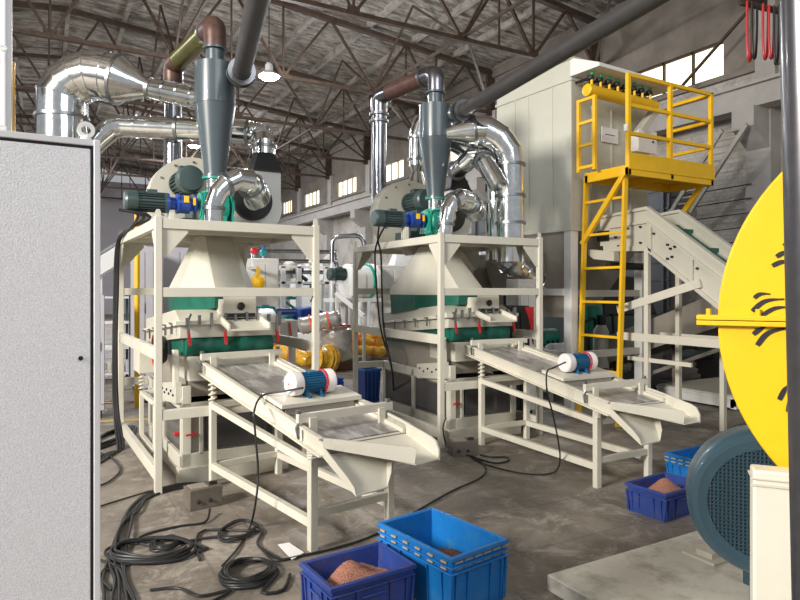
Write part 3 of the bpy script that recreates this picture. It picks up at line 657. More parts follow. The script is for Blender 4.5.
MB().lathe([(.03, -.02), (.085, 0), (.085, 1.5), (.03, 1.53)], (-.02, -.3, 4.38), (1, 0, 0), 24).build('yellow_air_tank', YEL, bg)
for i in range(8):
    x = .08+i*.185; v = MB(); v.cyl((x, -.3, 4.44), (x, -.3, 4.54), .02, 10); v.build('valve_stub', YEL, bg)
    v = MB(); v.lathe([(.03, 0), (.05, .02), (.05, .06), (.03, .08)], (x, -.28, 4.53), (0, 0, 1), 14); v.cyl((x, -.28, 4.57), (x, -.02, 4.57), .02, 10); vb = v.build('pulse_valve', DARK, bg)
    MB().cyl((x+.02, -.29, 4.61), (x+.02, -.29, 4.645), .026, 10).build('green_coil', mat('green_coil_%d' % i, (.0, .4, .08), .5) if i == 0 else bpy.data.materials['green_coil_0'], vb)
MB().box(.62, -.03, 3.8, .98, -.012, 4.02).build('white_notice_plate', WHITE, bg); MB().box(.69, -.034, 3.91, .9, -.031, 3.92).build('notice_text_line', DARK, bg)
q = MB(); q.box(1.2, -.22, 3.7, 1.6, -.05, 4.0); q.box(1.18, -.24, 3.68, 1.62, -.22, 4.02); q.build('white_control_box', WHITE, bg, .004)
MB().cyl((1.52, -.25, 3.86), (1.52, -.24, 3.86), .018, 12).build('control_knob', DARK, bg)
q = MB(); q.beam((1.25, -.2, 3.98), (1.62, -.2, 4.36), .14, .1); q.build('cable_duct', BAGP, bg)
# yellow platform
pf = thing('access_platform', 'yellow access platform with guard rails in front of the dust collector', 'platform', (5.9, 5.07, 3.03))
def yb(nm, a, b, w=.045, h=.045, par=pf): return MB().beam(a, b, w, h).build(nm, YEL, par)
MB().box(0, 0, .0, 1.58, .68, .03).build('deck_plate', YEL, pf)
q = MB(); q.box(0, -.01, -.02, 1.58, .0, .17); q.box(1.58, -.01, -.02, 1.59, .68, .17); q.box(0, 0, -.09, 1.58, .05, 0); q.box(0, .63, -.09, 1.58, .68, 0); q.box(1.53, 0, -.09, 1.58, .68, 0); q.box(0, 0, -.09, .05, .68, 0); q.box(.75, 0, -.08, .8, .68, 0); q.build('toe_board', YEL, pf, .003)
for x, y in ((.02, .02), (.76, .02), (1.55, .02), (1.55, .64)): yb('guard_post', (x, y, 0), (x, y, 1.08))
for z in (1.08, .73, .4): 
    yb('guard_rail', (.0, .02, z), (1.57, .02, z), .04, .04); yb('guard_rail', (1.55, .0, z), (1.55, .66, z), .04, .04)
yb('support_brace', (1.5, .75, -.85), (1.5, .1, -.06), .05, .06); yb('support_brace', (.03, .75, -.85), (.03, .08, -.06), .05, .06)
MB().box(-.02, 0, .42, .02, .05, .5).build('white_tag', WHITE, pf)
# side gate cage at the far left edge
cg = thing('side_gate', 'small amber-yellow gate frame at the far left end of the yellow platform', 'gate', (5.79, 5.48, 3.06))
for y in (0, .26): MB().beam((0, y, 0), (0, y, .9), .04, .04).build('gate_post', YEL, cg)
for z in (.88, .6, .32, .05): MB().beam((0, 0, z), (0, .26, z), .035, .035).build('gate_bar', YEL, cg)
# ladder
ld = thing('ladder', 'tall yellow ladder leading up to the yellow platform', 'ladder', (5.84, 5.17, 0))
for y in (0, .62): MB().beam((0, y, 0), (.13, y, 3.03), .06, .035).build('ladder_rail', YEL, ld)
for i in range(7):
    z = .21+i*.415; MB().beam((.13*z/3.03, 0, z), (.13*z/3.03, .62, z), .035, .03).build('rung', YEL, ld)
# ================================================================ BELT CONVEYORS ON THE RIGHT
bc = thing('belt_conveyor', 'cream inclined belt conveyor with green belt beside the yellow disc', 'conveyor', (6.14, 4.994, .112)); bc.scale = (.93,)*3
ybot = -3.0; dz = .74
def side(x, m=CREAM2):
    q = MB(); q.prism([(x, .78, 2.2), (x, .78, 2.58), (x, 0, 2.62), (x, ybot, 2.62+ybot*dz), (x, ybot, 2.2+ybot*dz), (x, 0, 2.12)], (.02, 0, 0)); s_ = q.build('side_panel', m, bc)
    q = MB(); q.prism([(x-.03, .82, 2.57), (x-.03, .82, 2.6), (x-.03, 0, 2.65), (x-.03, ybot, 2.65+ybot*dz), (x-.03, ybot, 2.6+ybot*dz), (x-.03, 0, 2.61)], (.08, 0, 0))
    q.prism([(x-.03, .6, 2.42), (x-.03, .6, 2.45), (x-.03, 0, 2.47), (x-.03, ybot, 2.47+ybot*dz), (x-.03, ybot, 2.44+ybot*dz), (x-.03, 0, 2.44)], (.03, 0, 0))
    q.prism([(x-.03, .7, 2.12), (x-.03, .7, 2.2), (x-.03, 0, 2.15), (x-.03, ybot, 2.15+ybot*dz), (x-.03, ybot, 2.1+ybot*dz), (x-.03, 0, 2.09)], (.06, 0, 0)); q.build('side_rib', m, bc)
side(0); side(.62)
for y in (-.02, -.6, -1.3, -2.0): MB().prism([(-.03, y, 2.12+y*dz), (-.03, y-.05, 2.12+(y-.05)*dz), (-.03, y-.05, 2.44+(y-.05)*dz), (-.03, y, 2.44+y*dz)], (.03, 0, 0)).build('side_stiffener', CREAM2, bc)
for y, z in ((.1, 2.4), (.1, 2.2), (.3, 2.4), (-.1, 2.3), (-.3, 2.15), (-.34, 2.1), (-.3, 1.98), (-.4, 2.12), (-.36, 2.0), (-.7, 1.85), (-.66, 1.68), (.5, 2.3), (.45, 2.18)):
    MB().cyl((-.032, y, z), (0, y, z), .014, 8).build('bolt', DARK, bc)
q = MB(); q.prism([(.02, .76, 2.4), (.02, .76, 2.43), (.02, 0, 2.45), (.02, ybot, 2.45+ybot*dz), (.02, ybot, 2.42+ybot*dz), (.02, 0, 2.42)], (.6, 0, 0)); q.build('green_belt', GREEN, bc)
for k in range(8): y = -.2-k*.35; MB().box(.03, y, 2.45+y*dz, .61, y+.02, 2.52+y*dz).build('belt_cleat', GREEN, bc)
MB().cyl((.02, .74, 2.36), (.62, .74, 2.36), .075, 20).build('head_roller', DARK, bc)
q = MB(); q.box(-.02, .62, 2.26, .0, .82, 2.4); q.build('bearing_block', DARK, bc)
q = MB(); q.prism([(-.1, .45, 1.98), (-.1, .8, 2.02), (-.1, .9, 2.08), (-.1, .9, 2.16), (-.1, .45, 2.1)], (.1, 0, 0)); q.build('belt_scraper', CREAM2, bc)
MB().cyl((-.1, .55, 1.92), (.6, .55, 1.92), .05, 16).build('return_roller', DARK, bc)
q = MB()
for x in (.0, .6):
    for y, zt_ in (((0, 2.12),) if x < .3 else ((0, 2.12), (-.62, 1.66))): q.box(x-.04, y-.03, -.12, x+.02, y+.03, zt_)
q.build('support_leg', CREAM, bc, .003)
q = MB(); q.beam((-.03, .45, 1.0), (-.03, -2.1, 1.0), .03, .1); q.beam((-.03, .45, 1.34), (-.03, -.75, 1.68), .03, .1); q.beam((-.0, .3, .72), (-.0, -.62, .72), .03, .05); q.beam((.62, .3, 1.0), (.62, -2.1, 1.0), .03, .06); q.build('leg_brace', CREAM, bc)
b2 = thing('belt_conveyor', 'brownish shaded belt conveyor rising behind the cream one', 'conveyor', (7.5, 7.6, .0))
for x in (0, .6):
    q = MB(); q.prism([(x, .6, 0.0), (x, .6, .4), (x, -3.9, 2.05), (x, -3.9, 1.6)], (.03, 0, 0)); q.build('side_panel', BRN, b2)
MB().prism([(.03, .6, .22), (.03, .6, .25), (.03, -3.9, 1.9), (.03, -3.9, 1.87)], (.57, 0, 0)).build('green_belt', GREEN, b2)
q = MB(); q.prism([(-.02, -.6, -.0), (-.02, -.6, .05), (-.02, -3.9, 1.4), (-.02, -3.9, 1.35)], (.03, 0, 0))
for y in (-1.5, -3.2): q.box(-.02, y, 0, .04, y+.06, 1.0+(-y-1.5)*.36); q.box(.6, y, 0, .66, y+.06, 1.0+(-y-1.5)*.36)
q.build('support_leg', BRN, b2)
# trailer, wheel loader behind conveyors
tr = thing('low_platform', 'long low cream steel platform on the floor behind the conveyor legs', 'platform', (7.95, 5.1, 0))
MB().box(0, 0, .17, 2.6, 1.2, .2).build('platform_deck', CREAM2, tr)
q = MB(); q.box(0, 0, .03, 2.6, .05, .17); q.box(0, -.03, .02, 2.6, .05, .05); q.box(0, -.03, .15, 2.6, .05, .175); q.box(0, 0, .03, .05, 1.2, .17); q.box(-.03, 0, .15, .05, 1.2, .175)
for x in (.1, 1.1, 2.2): q.box(x, .02, 0, x+.08, .1, .03)
q.build('channel_frame', WHITE, tr)
for x in (.35, 1.3): MB().box(x, -.045, .0, x+.09, -.03, .18).build('joint_plate', WHITE, tr)
# wheel loader
ve = thing('parked_loader', 'dark parked loader with big tyre behind the ladder and conveyors', 'vehicle', (8.9, 7.65, 0))
TYRE = mat('dusty_tyre_rubber', (.13, .125, .12), .8); RIMM = mat('grey_wheel_rim', (.5, .5, .52), .5)
def wheel(c, r, w_):
    q = MB(); q.lathe([(r*.55, -w_/2), (r*.95, -w_/2), (r, -w_/2+.05), (r, w_/2-.05), (r*.95, w_/2), (r*.55, w_/2)], c, (1, -.35, 0), 36)
    t = q.build('tyre', TYRE, ve)
    for k in range(26):
        a = 2*PI*k/26; ax = V((1, -.35, 0)).normalized(); x, y = frame_of(ax); d = x*math.cos(a)+y*math.sin(a); MB().beam(V(c)+d*r-ax*w_/2, V(c)+d*r+ax*w_/2, .05, .05, d).build('tread_lug', TYRE, t)
    q = MB(); q.lathe([(.02, -w_*.3), (r*.56, -w_*.42), (r*.56, w_*.42)], c, (1, -.35, 0), 28); q.build('rim', RIMM, ve)
wheel((-.25, -.75, .5), .5, .3); wheel((1.2, -.9, .45), .45, .3)
q = MB(); q.box(-.6, .0, .5, 1.6, 1.5, 1.15); q.box(-.2, -.5, .55, 1.4, 0, .85); q.cyl((-.2, -.8, .5), (1.3, -.85, .5), .08, 14); q.build('chassis', MOTG, ve, .02)
q = MB(); q.prism([(-.6, .1, 1.15), (-.6, 1.4, 1.15), (-.6, 1.3, 1.85), (-.6, .4, 1.85)], (1.5, 0, 0)); q.build('cab', DARK, ve, .03)
q = MB(); q.prism([(-.61, .3, 1.3), (-.61, .75, 1.3), (-.61, .75, 1.72), (-.61, .48, 1.72)], (.02, 0, 0)); q.prism([(-.61, .82, 1.3), (-.61, 1.25, 1.3), (-.61, 1.22, 1.72), (-.61, .82, 1.72)], (.02, 0, 0)); q.build('window', LAV, ve)
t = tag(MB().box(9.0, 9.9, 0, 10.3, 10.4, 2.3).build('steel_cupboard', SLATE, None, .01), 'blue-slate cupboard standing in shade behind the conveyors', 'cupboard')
# clutter seen through the ladder
for i, (px, py, d, r, m_, lab) in enumerate([(583, 330, 9.6, .11, DARK, 'dark hydraulic unit low behind the ladder'), (592, 300, 9.9, .16, VALVE, 'dark green drum motor behind the ladder rungs'), (601, 325, 9.7, .12, BAGP, 'pale green canister behind the ladder')]):
    p = px2w(px, py, d); t = thing('hydraulic_unit', lab, 'machine', (p.x, p.y, 0), 0)
    MB().lathe([(r*.8, 0), (r, .03), (r, p.z-.1), (r*.6, p.z)], (0, 0, 0), (0, 0, 1), 20).build('tank', m_, t)
    q = MB(); q.cyl((0, 0, p.z-.05), (0, 0, p.z+.15), r*.35, 12); q.tube(fillet([(0, 0, p.z+.1), (.25, 0, p.z+.2), (.3, 0, .3)], .1), .02, 8); q.build('hose', DARK, t)
# ================================================================ VIBRATING CONVEYORS
def vib(org, a, lab):
    r = thing('vibrating_conveyor', lab, 'conveyor', (*org, 0), a, 'vibrating conveyors')
    W = .64; s = .15
    zt = lambda y: .725+s*(y+.14); zb = lambda y: zt(y)-.115
    for x in (0, W-.05):
        for y, h in ((0, .56), (1.6, .68)): MB().box(x, y, 0, x+.05, y+.05, h+(.01)).build('leg', CREAM, r, .003)
        q = MB(); q.beam((x+.025, 0.05, .535), (x+.025, 1.6, .66), .045, .05); q.beam((x+.025, .05, .17), (x+.025, 1.6, .17), .045, .055); q.build('side_rail', CREAM, r, .003)
    q = MB()
    for y, h in ((0, .51), (1.6, .64)): q.box(.05, y+.005, h, W-.05, y+.045, h+.05); q.box(.05, y+.005, .15 if y else .2, W-.05, y+.045, .2 if y else .25)
    q.build('cross_rail', CREAM, r, .003)
    for x in (.025, W-.025):
        for y, h0 in ((.025, .565), (1.625, .69)):
            h1 = zb(y); pts = [(x+.028*math.cos(t*.8), y+.028*math.sin(t*.8), h0+(h1-h0)*t/36) for t in range(37)]
            q = MB(); q.tube(pts, .009, 8); q.cyl((x, y, h0-.01), (x, y, h1), .016, 10); q.build('coil_spring', CREAM, r)
    ya, ye = -.14, 1.9
    for x in (0, W-.012):
        q = MB(); q.prism([(x, ya, zb(ya)), (x, ye, zb(ye)), (x, ye, zt(ye)), (x, ya, zt(ya))], (.012, 0, 0)); xo = -.03 if x == 0 else 0
        q.prism([(x+xo, ya, zt(ya)-.012), (x+xo, ye, zt(ye)-.012), (x+xo, ye, zt(ye)), (x+xo, ya, zt(ya))], (.042, 0, 0))
        q.prism([(x+xo, ya, zb(ya)), (x+xo, ye, zb(ye)), (x+xo, ye, zb(ye)+.012), (x+xo, ya, zb(ya)+.012)], (.042, 0, 0)); q.build('side_wall', CREAM, r, .002)
    MB().prism([(0, ye, zb(ye)), (W, ye, zb(ye)), (W, ye, zt(ye)), (0, ye, zt(ye))], (0, .012, 0)).build('end_wall', CREAM, r, .002)
    MB().prism([(.012, ya, zb(ya)+.0), (.012, ye, zb(ye)+.0), (.012, ye, zb(ye)+.01), (.012, ya, zb(ya)+.01)], (W-.024, 0, 0)).build('lower_pan', CREAM, r)
    zs = lambda y: zt(y)-.055
    q = MB(); n = 26; rings = []
    MB().prism([(.013, ya+.04, zs(ya+.04)), (.013, ye-.02, zs(ye-.02)), (.013, ye-.02, zs(ye-.02)+.006), (.013, ya+.04, zs(ya+.04)+.006)], (W-.026, 0, 0)).build('screen_mesh', SCREEN, r)
    q = MB()
    for y in (.3, .9, 1.3): q.prism([(.012, y, zs(y)+.004), (.012, y+.02, zs(y+.02)+.004), (.012, y+.02, zs(y+.02)+.012), (.012, y, zs(y)+.012)], (W-.024, 0, 0))
    q.build('screen_strip', SCREEN, r)
    for x in (.014, W-.04): MB().prism([(x, ya, zs(ya)), (x, ye-.03, zs(ye-.03)), (x, ye-.03, zs(ye-.03)+.03), (x, ya, zs(ya)+.03)], (.025, 0, 0)).build('hold_down_strip', CREAM, r, .002)
    # clamping bars across
    for y in (.1, 1.72):
        z = zt(y)+.045; MB().beam((-.04, y, z), (W+.05, y, z), .035, .055).build('clamping_bar', CREAM, r, .002)
        for x in (-.03, W+.015):
            q = MB(); q.cyl((x, y, z+.03), (x, y, z-.13), .008, 8); q.tube([(x, y, z-.02), (x-.014, y, z-.06), (x, y, z-.12)], .011, 8); q.lathe([(.018, 0), (.018, .02)], (x, y, z+.03), (0, 0, 1), 10); q.build('clamp_bolt', DUCTB, r)
        for x in (.03, W-.08): MB().box(x, y-.04, zs(y)+.0, x+.05, y-.02, z).build('bar_bracket', CREAM, r)
    # motor plate and vibrating motor
    y0, y1 = .4, .68
    q = MB(); q.prism([(.01, y0, zt(y0)+.005), (.01, y1, zt(y1)+.005), (.01, y1, zt(y1)+.035), (.01, y0, zt(y0)+.035)], (W-.0, 0, 0)); q.build('motor_plate', CREAM, r, .003)
    q = MB(); q.box(.05, y0+.01, zs(y0)+.01, W-.05, y0+.03, zt(y0)+.01); q.box(.05, y1-.03, zs(y1)+.01, W-.05, y1-.01, zt(y1)+.01); q.build('plate_support', BRN, r)
    vm = bpy.data.objects.new('vibration_motor', None); C.objects.link(vm); vm.parent = r; vm.location = (.31, .55, zt(.55)+.035); vm.scale = (.84, .84, .84); vm.rotation_euler = (math.atan(s), 0, 0)
    q = MB(); q.lathe([(.078, -.105), (.078, .105)], (0, 0, .105), (1, 0, 0), 32)
    for i in range(26):
        a_ = 2*PI*i/26; d = V((0, math.cos(a_), math.sin(a_))); q.beam(V((-.1, 0, .105))+d*.08, V((.1, 0, .105))+d*.08, .007, .018, d)
    q.box(-.04, -.03, .17, .04, .03, .2); q.build('motor_body', MOTB, vm)
    q = MB()
    for x in (-.075, .05):
        q.box(x, -.11, 0, x+.035, .11, .018); q.prism([(x, -.09, .018), (x, .09, .018), (x, .06, .07), (x, -.06, .07)], (.025, 0, 0))
    q.build('motor_foot', MOTB, vm, .002)
    for sx in (-1, 1):
        q = MB(); q.lathe([(.07, -.0), (.096, .005), (.1, .02), (.1, .085), (.088, .1), (.02, .104), (.002, .1)], (sx*.105, 0, .105), (sx, 0, 0), 36); q.build('white_end_cap', WCAP, vm)
        MB().cyl((sx*.208, 0, .105), (sx*.213, 0, .105), .008, 10).build('cap_screw', RED, vm)
    MB().ring((.107, 0, .105), (1, 0, 0), .102, .09, .012, 36).build('red_gasket', RED, vm)
    # upper spout : guide from left edge across to the right mouth
    z0 = zs(ya)-.0
    MB().prism([(0, ya, zb(ya)+.055), (0, ya-.004, zt(ya)+.0), (.42, -.465, .67), (.44, -.475, .655), (.43, -.47, .57)], (.008, .008, 0)).build('guide_wall', CREAM, r)
    rw = [(W-.012, ya+.25, zb(ya)+.09), (W-.012, ya+.25, zt(ya)+.05), (W-.012, ya+.05, zt(ya)+.02), (W-.012, -.38, .69), (W-.012, -.43, .67), (W-.012, -.46, .62), (W-.012, -.46, .555)]
    MB().prism(rw, (.012, 0, 0)).build('spout_side_wall', CREAM, r)
    q = MB(); q.prism([(.01, ya+.04, z0-.005), (W-.01, ya+.04, z0-.005), (W-.01, -.46, .56), (.44, -.47, .56)], (0, 0, .008)); q.build('spout_floor', CREAM, r)
    # lower trough spout
    q = MB(); q.prism([(0, ya, zb(ya)), (0, ya, zt(ya)-.05), (.05, -.32, .53), (.075, -.36, .47), (.08, -.37, .42)], (.01, .006, 0)); q.build('trough_wall', CREAM, r)
    q = MB(); q.prism([(W-.14, ya+.1, zb(ya)+.02), (W-.14, ya+.1, zb(ya)-.01), (.33, -.33, .41), (.335, -.335, .44), (.37, -.32, .5), (.42, -.26, .56)], (.01, .006, 0)); q.build('trough_wall', CREAM, r)
    q = MB(); q.prism([(.0, ya, zb(ya)), (W-.05, ya+.02, zb(ya)), (.33, -.33, .41), (.08, -.37, .42)], (0, 0, .008)); q.build('trough_floor', CREAM, r)
    MB().prism([(0.01, ya+.005, zb(ya)), (W-.02, ya+.005, zb(ya)), (W-.02, ya+.005, zs(ya)), (0.01, ya+.005, zs(ya))], (0, .008, 0)).build('front_plate', BRN, r)
    return r
vib((1.41, 3.605), R(8.67), 'cream vibrating conveyor with white-capped blue motor, in front of the left frame')
vib((3.867, 3.635), R(-1.4), 'cream vibrating conveyor with white-capped blue motor, in front of the middle frame')
# cords from the vibration motors
def cord(name, pts, r, lab, grp=None, m=None, n=6):
    return tag(MB().tube(smooth(pts, n), r, 8).build(name, m or RUB), lab, 'cable', grp)
cord('motor_cord', [px2w(303, 388, 4.22), px2w(285, 391, 4.3), px2w(262, 396, 4.3), px2w(254, 412, 4.1), px2w(255, 430, 4.1), px2w(258, 470, 4.12), px2w(256, 500, 4.1), flo(250, 527), flo(238, 548), flo(222, 566)], .007, 'thin black cord hanging from the left white-capped motor to the floor')
cord('motor_cord', [px2w(566, 362, 5.3), px2w(553, 368, 5.3), px2w(547, 372, 5.12), px2w(547, 390, 5.12), px2w(553, 415, 5.2), px2w(558, 440, 5.25), px2w(560, 456, 5.35), flo(558, 468, .03), flo(548, 474, .015), flo(520, 473), flo(484, 464), flo(470, 456)], .007, 'thin black cord hanging from the right white-capped motor to the floor')
# ================================================================ CRATES
def crate(loc, a, Lx, Ly, H, m, lab, ribs=True, taper=.02, light=False, group=None, grooves=False):
    r = thing('storage_crate', lab, 'crate', (*loc, 0), a, group)
    q = MB(); t = .012; T = taper
    o0 = [(T, T), (Lx-T, T), (Lx-T, Ly-T), (T, Ly-T)]; o1 = [(0.01, 0.01), (Lx-.01, 0.01), (Lx-.01, Ly-.01), (.01, Ly-.01)]
    i0 = [(T+t, T+t), (Lx-T-t, T+t), (Lx-T-t, Ly-T-t), (T+t, Ly-T-t)]; i1 = [(.01+t, .01+t), (Lx-.01-t, .01+t), (Lx-.01-t, Ly-.01-t), (.01+t, Ly-.01-t)]
    q.loft([[(x, y, 0) for x, y in o0], [(x, y, H) for x, y in o1], [(x, y, H) for x, y in i1], [(x, y, .012) for x, y in i0]]); body = q
    q = MB()
    def rimbox(z0, z1, e):
        q.box(-e, -e, z0, Lx+e, .012, z1); q.box(-e, Ly-.012, z0, Lx+e, Ly+e, z1); q.box(-e, .012, z0, .012, Ly-.012, z1); q.box(Lx-.012, .012, z0, Lx+e, Ly-.012, z1)
    rimbox(H-.018, H+.004, .004)
    if grooves: rimbox(H-.055, H-.045, .003); rimbox(H-.085, H-.075, .003)
    else: rimbox(H-.05, H-.042, .0)
    q.build('rim', m, r, .003)
    q = body; hz = H-.05 if not grooves else H-.085
    n = 5 if Lx > .5 else 4
    for x in [Lx*f for f in (.02, .1, .3, .7, .9, .98)]: q.prism([(x-.006, .0, hz), (x+.006, .0, hz), (x+.006, T*.8, .01), (x-.006, T*.8, .01)], (0, .014, 0)); q.prism([(x-.006, Ly, hz), (x+.006, Ly, hz), (x+.006, Ly-T*.8, .01), (x-.006, Ly-T*.8, .01)], (0, -.014, 0))
    for y in [Ly*f for f in (.03, .14, .32, .68, .86, .97)]: q.prism([(0, y-.006, hz), (0, y+.006, hz), (T*.8, y+.006, .01), (T*.8, y-.006, .01)], (.014, 0, 0)); q.prism([(Lx, y-.006, hz), (Lx, y+.006, hz), (Lx-T*.8, y+.006, .01), (Lx-T*.8, y-.006, .01)], (-.014, 0, 0))
    q.build('crate_body', m, r, ang=20)
    if grooves:
        q = MB()
        for z in (H-.066, H-.036):
            for k in range(6):
                f = (k+.2)/6; q.box(Lx*f+.02, -.0035+.012, z, Lx*f+.07, .01, z+.01); q.box(-.0005, Ly*f+.02, z, .01, Ly*f+.06, z+.01)
        q.build('dusty_slot', SLOT, r)
    else:
        q = MB(); q.box(-.004, Ly*.33, H*.62, .004, Ly*.67, H*.66); q.box(Lx*.36, -.004, H*.62, Lx*.64, .004, H*.66); q.build('handle_lip', m, r, .002)
    return r
def heap(cx, cy, a, z0, L, Wd, H, m, lab, seed):
    random.seed(seed); bm = bmesh.new(); n = 44; g = []
    for i in range(n+1):
        row = []
        for j in range(n+1):
            u, v = i/n*2-1, j/n*2-1; rr = math.hypot(u, v)
            hgt = H*(.3+.7*max(0, 1-(rr/1.25)**2))*(1+.16*math.sin(4*u+seed)*math.cos(3*v))+random.uniform(-.003, .003)
            x, y = u*L/2, v*Wd/2; row.append(bm.verts.new((x, y, max(.0, hgt))))
        g.append(row)
    for i in range(n):
        for j in range(n): bm.faces.new((g[i][j], g[i+1][j], g[i+1][j+1], g[i][j+1]))
    me = bpy.data.meshes.new('granule_heap'); bm.to_mesh(me); bm.free(); me.materials.append(m)
    o = bpy.data.objects.new('granule_heap', me); C.objects.link(o); o.location = (cx, cy, z0); o.rotation_euler = (0, 0, a)
    for p in me.polygons: p.use_smooth = True
    return tag(o, lab, 'granules', kind='stuff')
crate((1.135, 2.655), R(4), .47, .34, .235, CRD, 'dark blue crate holding pink granules, at the bottom edge of the view', group='blue crates in the foreground')
heap(1.36, 2.84, R(4), .014, .4, .27, .22, GRAN, 'pink copper granules heaped in the dark blue crate at the bottom edge', 3)
crate((1.695, 2.505), R(8.5), .395, .6, .31, CRL, 'bright blue crate with slotted sides, nearest the bottom centre', group='blue crates in the foreground', grooves=True)
heap(1.86, 2.83, R(8.5), .014, .34, .52, .17, GRAN2, 'dark granules lying at the bottom of the bright blue slotted crate', 5)
crate((3.7, 2.86), R(4), .47, .33, .2, CRD, 'dark blue crate of pink granules below the spout of the right conveyor', group='blue crates in the foreground')
heap(3.92, 3.04, R(4), .014, .4, .26, .19, GRAN, 'pink copper granules heaped in the dark blue crate on the right', 8)
crate((4.66, 3.2), R(2), .6, .4, .2, CRL, 'bright blue crate half hidden behind the blue-grey motor', group='blue crates in the foreground', grooves=True)
# bins further back
for (px, py, d, w_, h_, m_, lab) in [(373, 402, 0, .26, .47, CRL, 'tall blue bin on the floor left of the middle machine')]:
    p = flo(px, py, 0); t = thing('plastic_bin', lab, 'bin', (p.x-.13, p.y, 0), R(0))
    q = MB(); q.loft([[(0.02, .02, 0), (w_-.02, .02, 0), (w_-.02, .28, 0), (.02, .28, 0)], [(0, 0, h_), (w_, 0, h_), (w_, .3, h_), (0, .3, h_)], [(.012, .012, h_), (w_-.012, .012, h_), (w_-.012, .288, h_), (.012, .288, h_)], [(.03, .03, .02), (w_-.03, .03, .02), (w_-.03, .27, .02), (.03, .27, .02)]]); q.build('bin_body', mat('deep_blue_plastic', (.005, .04, .26), .4), t, ang=20)
    q = MB(); q.box(-.01, -.01, h_-.03, w_+.01, 0, h_+.005); q.box(-.01, 0, h_-.03, 0, .3, h_+.005)
    for x in (.04, .1, .16, .22): q.box(x, -.008, .05, x+.01, .012, h_-.03)
    q.build('bin_rim', CRL, t)
p = flo(338, 393, 0); crate((p.x-.2, p.y), R(0), .3, .3, .22, bpy.data.materials['deep_blue_plastic'], 'small blue crate behind the left white-capped motor')
# ================================================================ FOREGROUND LEFT: cabinet
cb = thing('electrical_cabinet', 'light grey hammered-paint electrical cabinet filling the left edge', 'cabinet', (-.733, 1.878, 0))
MB().box(0, 0, 0, .862, .5, 2.0).build('cabinet_body', CABE, cb, .004)
MB().box(.01, -.016, .05, .838, -.001, 1.975).build('cabinet_door', CABG, cb, .003)
q = MB(); q.box(.838, -.012, .03, .845, -.0, 1.985); q.box(.01, -.012, 1.975, .84, -.0, 1.982); q.build('door_gap', DARK, cb)
q = MB(); q.box(.846, -.02, 0, .862, 0, 2.0); q.box(0, -.018, 1.983, .846, 0, 2.0); q.build('frame_edge', CABE, cb, .002)
q = MB(); q.lathe([(.014, 0), (.014, .012), (.006, .02)], (.83, .03, 2.0), (0, 0, 1), 14); q.ring((.83, .03, 2.034), (0, 1, 0), .022, .012, .012, 24); q.build('lifting_eye', WHITE, cb)
MB().lathe([(.006, 0), (.006, .004)], (.815, -.016, 1.42), (0, -1, 0), 10).build('door_screw', DARK, cb)
pc = thing('aluminium_post', 'pale aluminium profile post at the left edge above the cabinet', 'post', (.0, 0, 0)); p0 = px2w(3, 100, 2.6)
q = MB(); q.box(p0.x-.06, p0.y, 0, p0.x+.03, p0.y+.08, 3.6); q.box(p0.x+.0, p0.y-.01, 0, p0.x+.012, p0.y, 3.6); q.build('profile', CABE, pc, .003)
for py in (48, 128): MB().ring(px2w(3, py, 2.55), (0, 1, 0), .014, .005, .01, 12).build('bolt_washer', WHITE, pc)
q = MB(); a = px2w(12, 62, 2.7); b = V((a.x, a.y, 0)); q.tube([a, a+(b-a)*.5+V((.003, 0, 0)), b], .012, 12)
tag(q.build('amber_tube', GOLD), 'thin amber plastic-wrapped strip beside the aluminium post', 'strip')
# ================================================================ FOREGROUND RIGHT
mb_ = thing('steel_floor_plate', 'dusty cream steel base plate on the floor at lower right', 'base plate', (2.33, 1.0, 0)); 
q = MB(); q.box(0, 0, .0, 3.2, 1.54, .085); q.build('base_plate', mat('dusty_cream_plate', (.72, .7, .62), .45, var=.12, scale=2.5, dirt=(.38, .35, .29), dscale=4, dpos=(.48, .7)), mb_, .006)
q = MB(); q.box(.9, 1.2, .085, 1.0, 1.3, .13); q.box(.86, 1.16, .085, 1.1, 1.36, .1); q.build('foot_lug', CREAM, mb_, .003)
# big motor, fan cover towards the camera-left
cm = px2w(769, 506, 2.75)
ax = V((-.86, -.72, 0)).normalized()
fmn = thing('large_motor', 'large blue-grey electric motor with grille cover behind the yellow disc', 'motor')
q = MB(); q.lathe([(.2, -.6), (.2, -.12)], cm, ax, 40)
xx, yy_ = frame_of(ax)
for k in range(40):
    a = 2*PI*k/40; d = xx*math.cos(a)+yy_*math.sin(a); q.beam(cm-ax*.58+d*.21, cm-ax*.14+d*.21, .01, .04, d)
q.build('motor_body', FANB, fmn)
q = MB(); q.lathe([(.315, -.2), (.322, -.17), (.325, -.05), (.318, -.015), (.305, .0), (.282, .003), (.282, -.01)], cm, ax, 56); q.build('fan_cowl', FANB, fmn, ang=40)
MB().lathe([(.0, -.035), (.285, -.035), (.285, -.03), (0, -.03)], cm, ax, 48).build('cowl_back', MESHD, fmn)
q = MB(); n = 16; Rg = .25
for k in range(-n, n+1):
    o_ = k*.0165; hl = math.sqrt(max(0, Rg*Rg-o_*o_))
    if hl > .02:
        q.beam(cm+xx*-hl+yy_*o_, cm+xx*hl+yy_*o_, .0045, .003, ax); q.beam(cm+yy_*-hl+xx*o_, cm+yy_*hl+xx*o_, .0045, .003, ax)
q.ring(cm, ax, .288, .243, .004, 56); q.build('grille', FANB, fmn, flat=True)
q = MB()
for k in range(5):
    a = .9+2*PI*k/5; d = xx*math.cos(a)+yy_*math.sin(a); q.beam(cm-ax*.02+d*.05, cm-ax*.02+d*.22, .03, .006, ax)
q.lathe([(.07, -.03), (.07, -.01)], cm, ax, 20); q.build('fan_blade', mat('mid_grey_fan', (.42, .43, .44), .5), fmn)
q = MB()
a1 = cm-ax*.5; a2 = cm-ax*.3
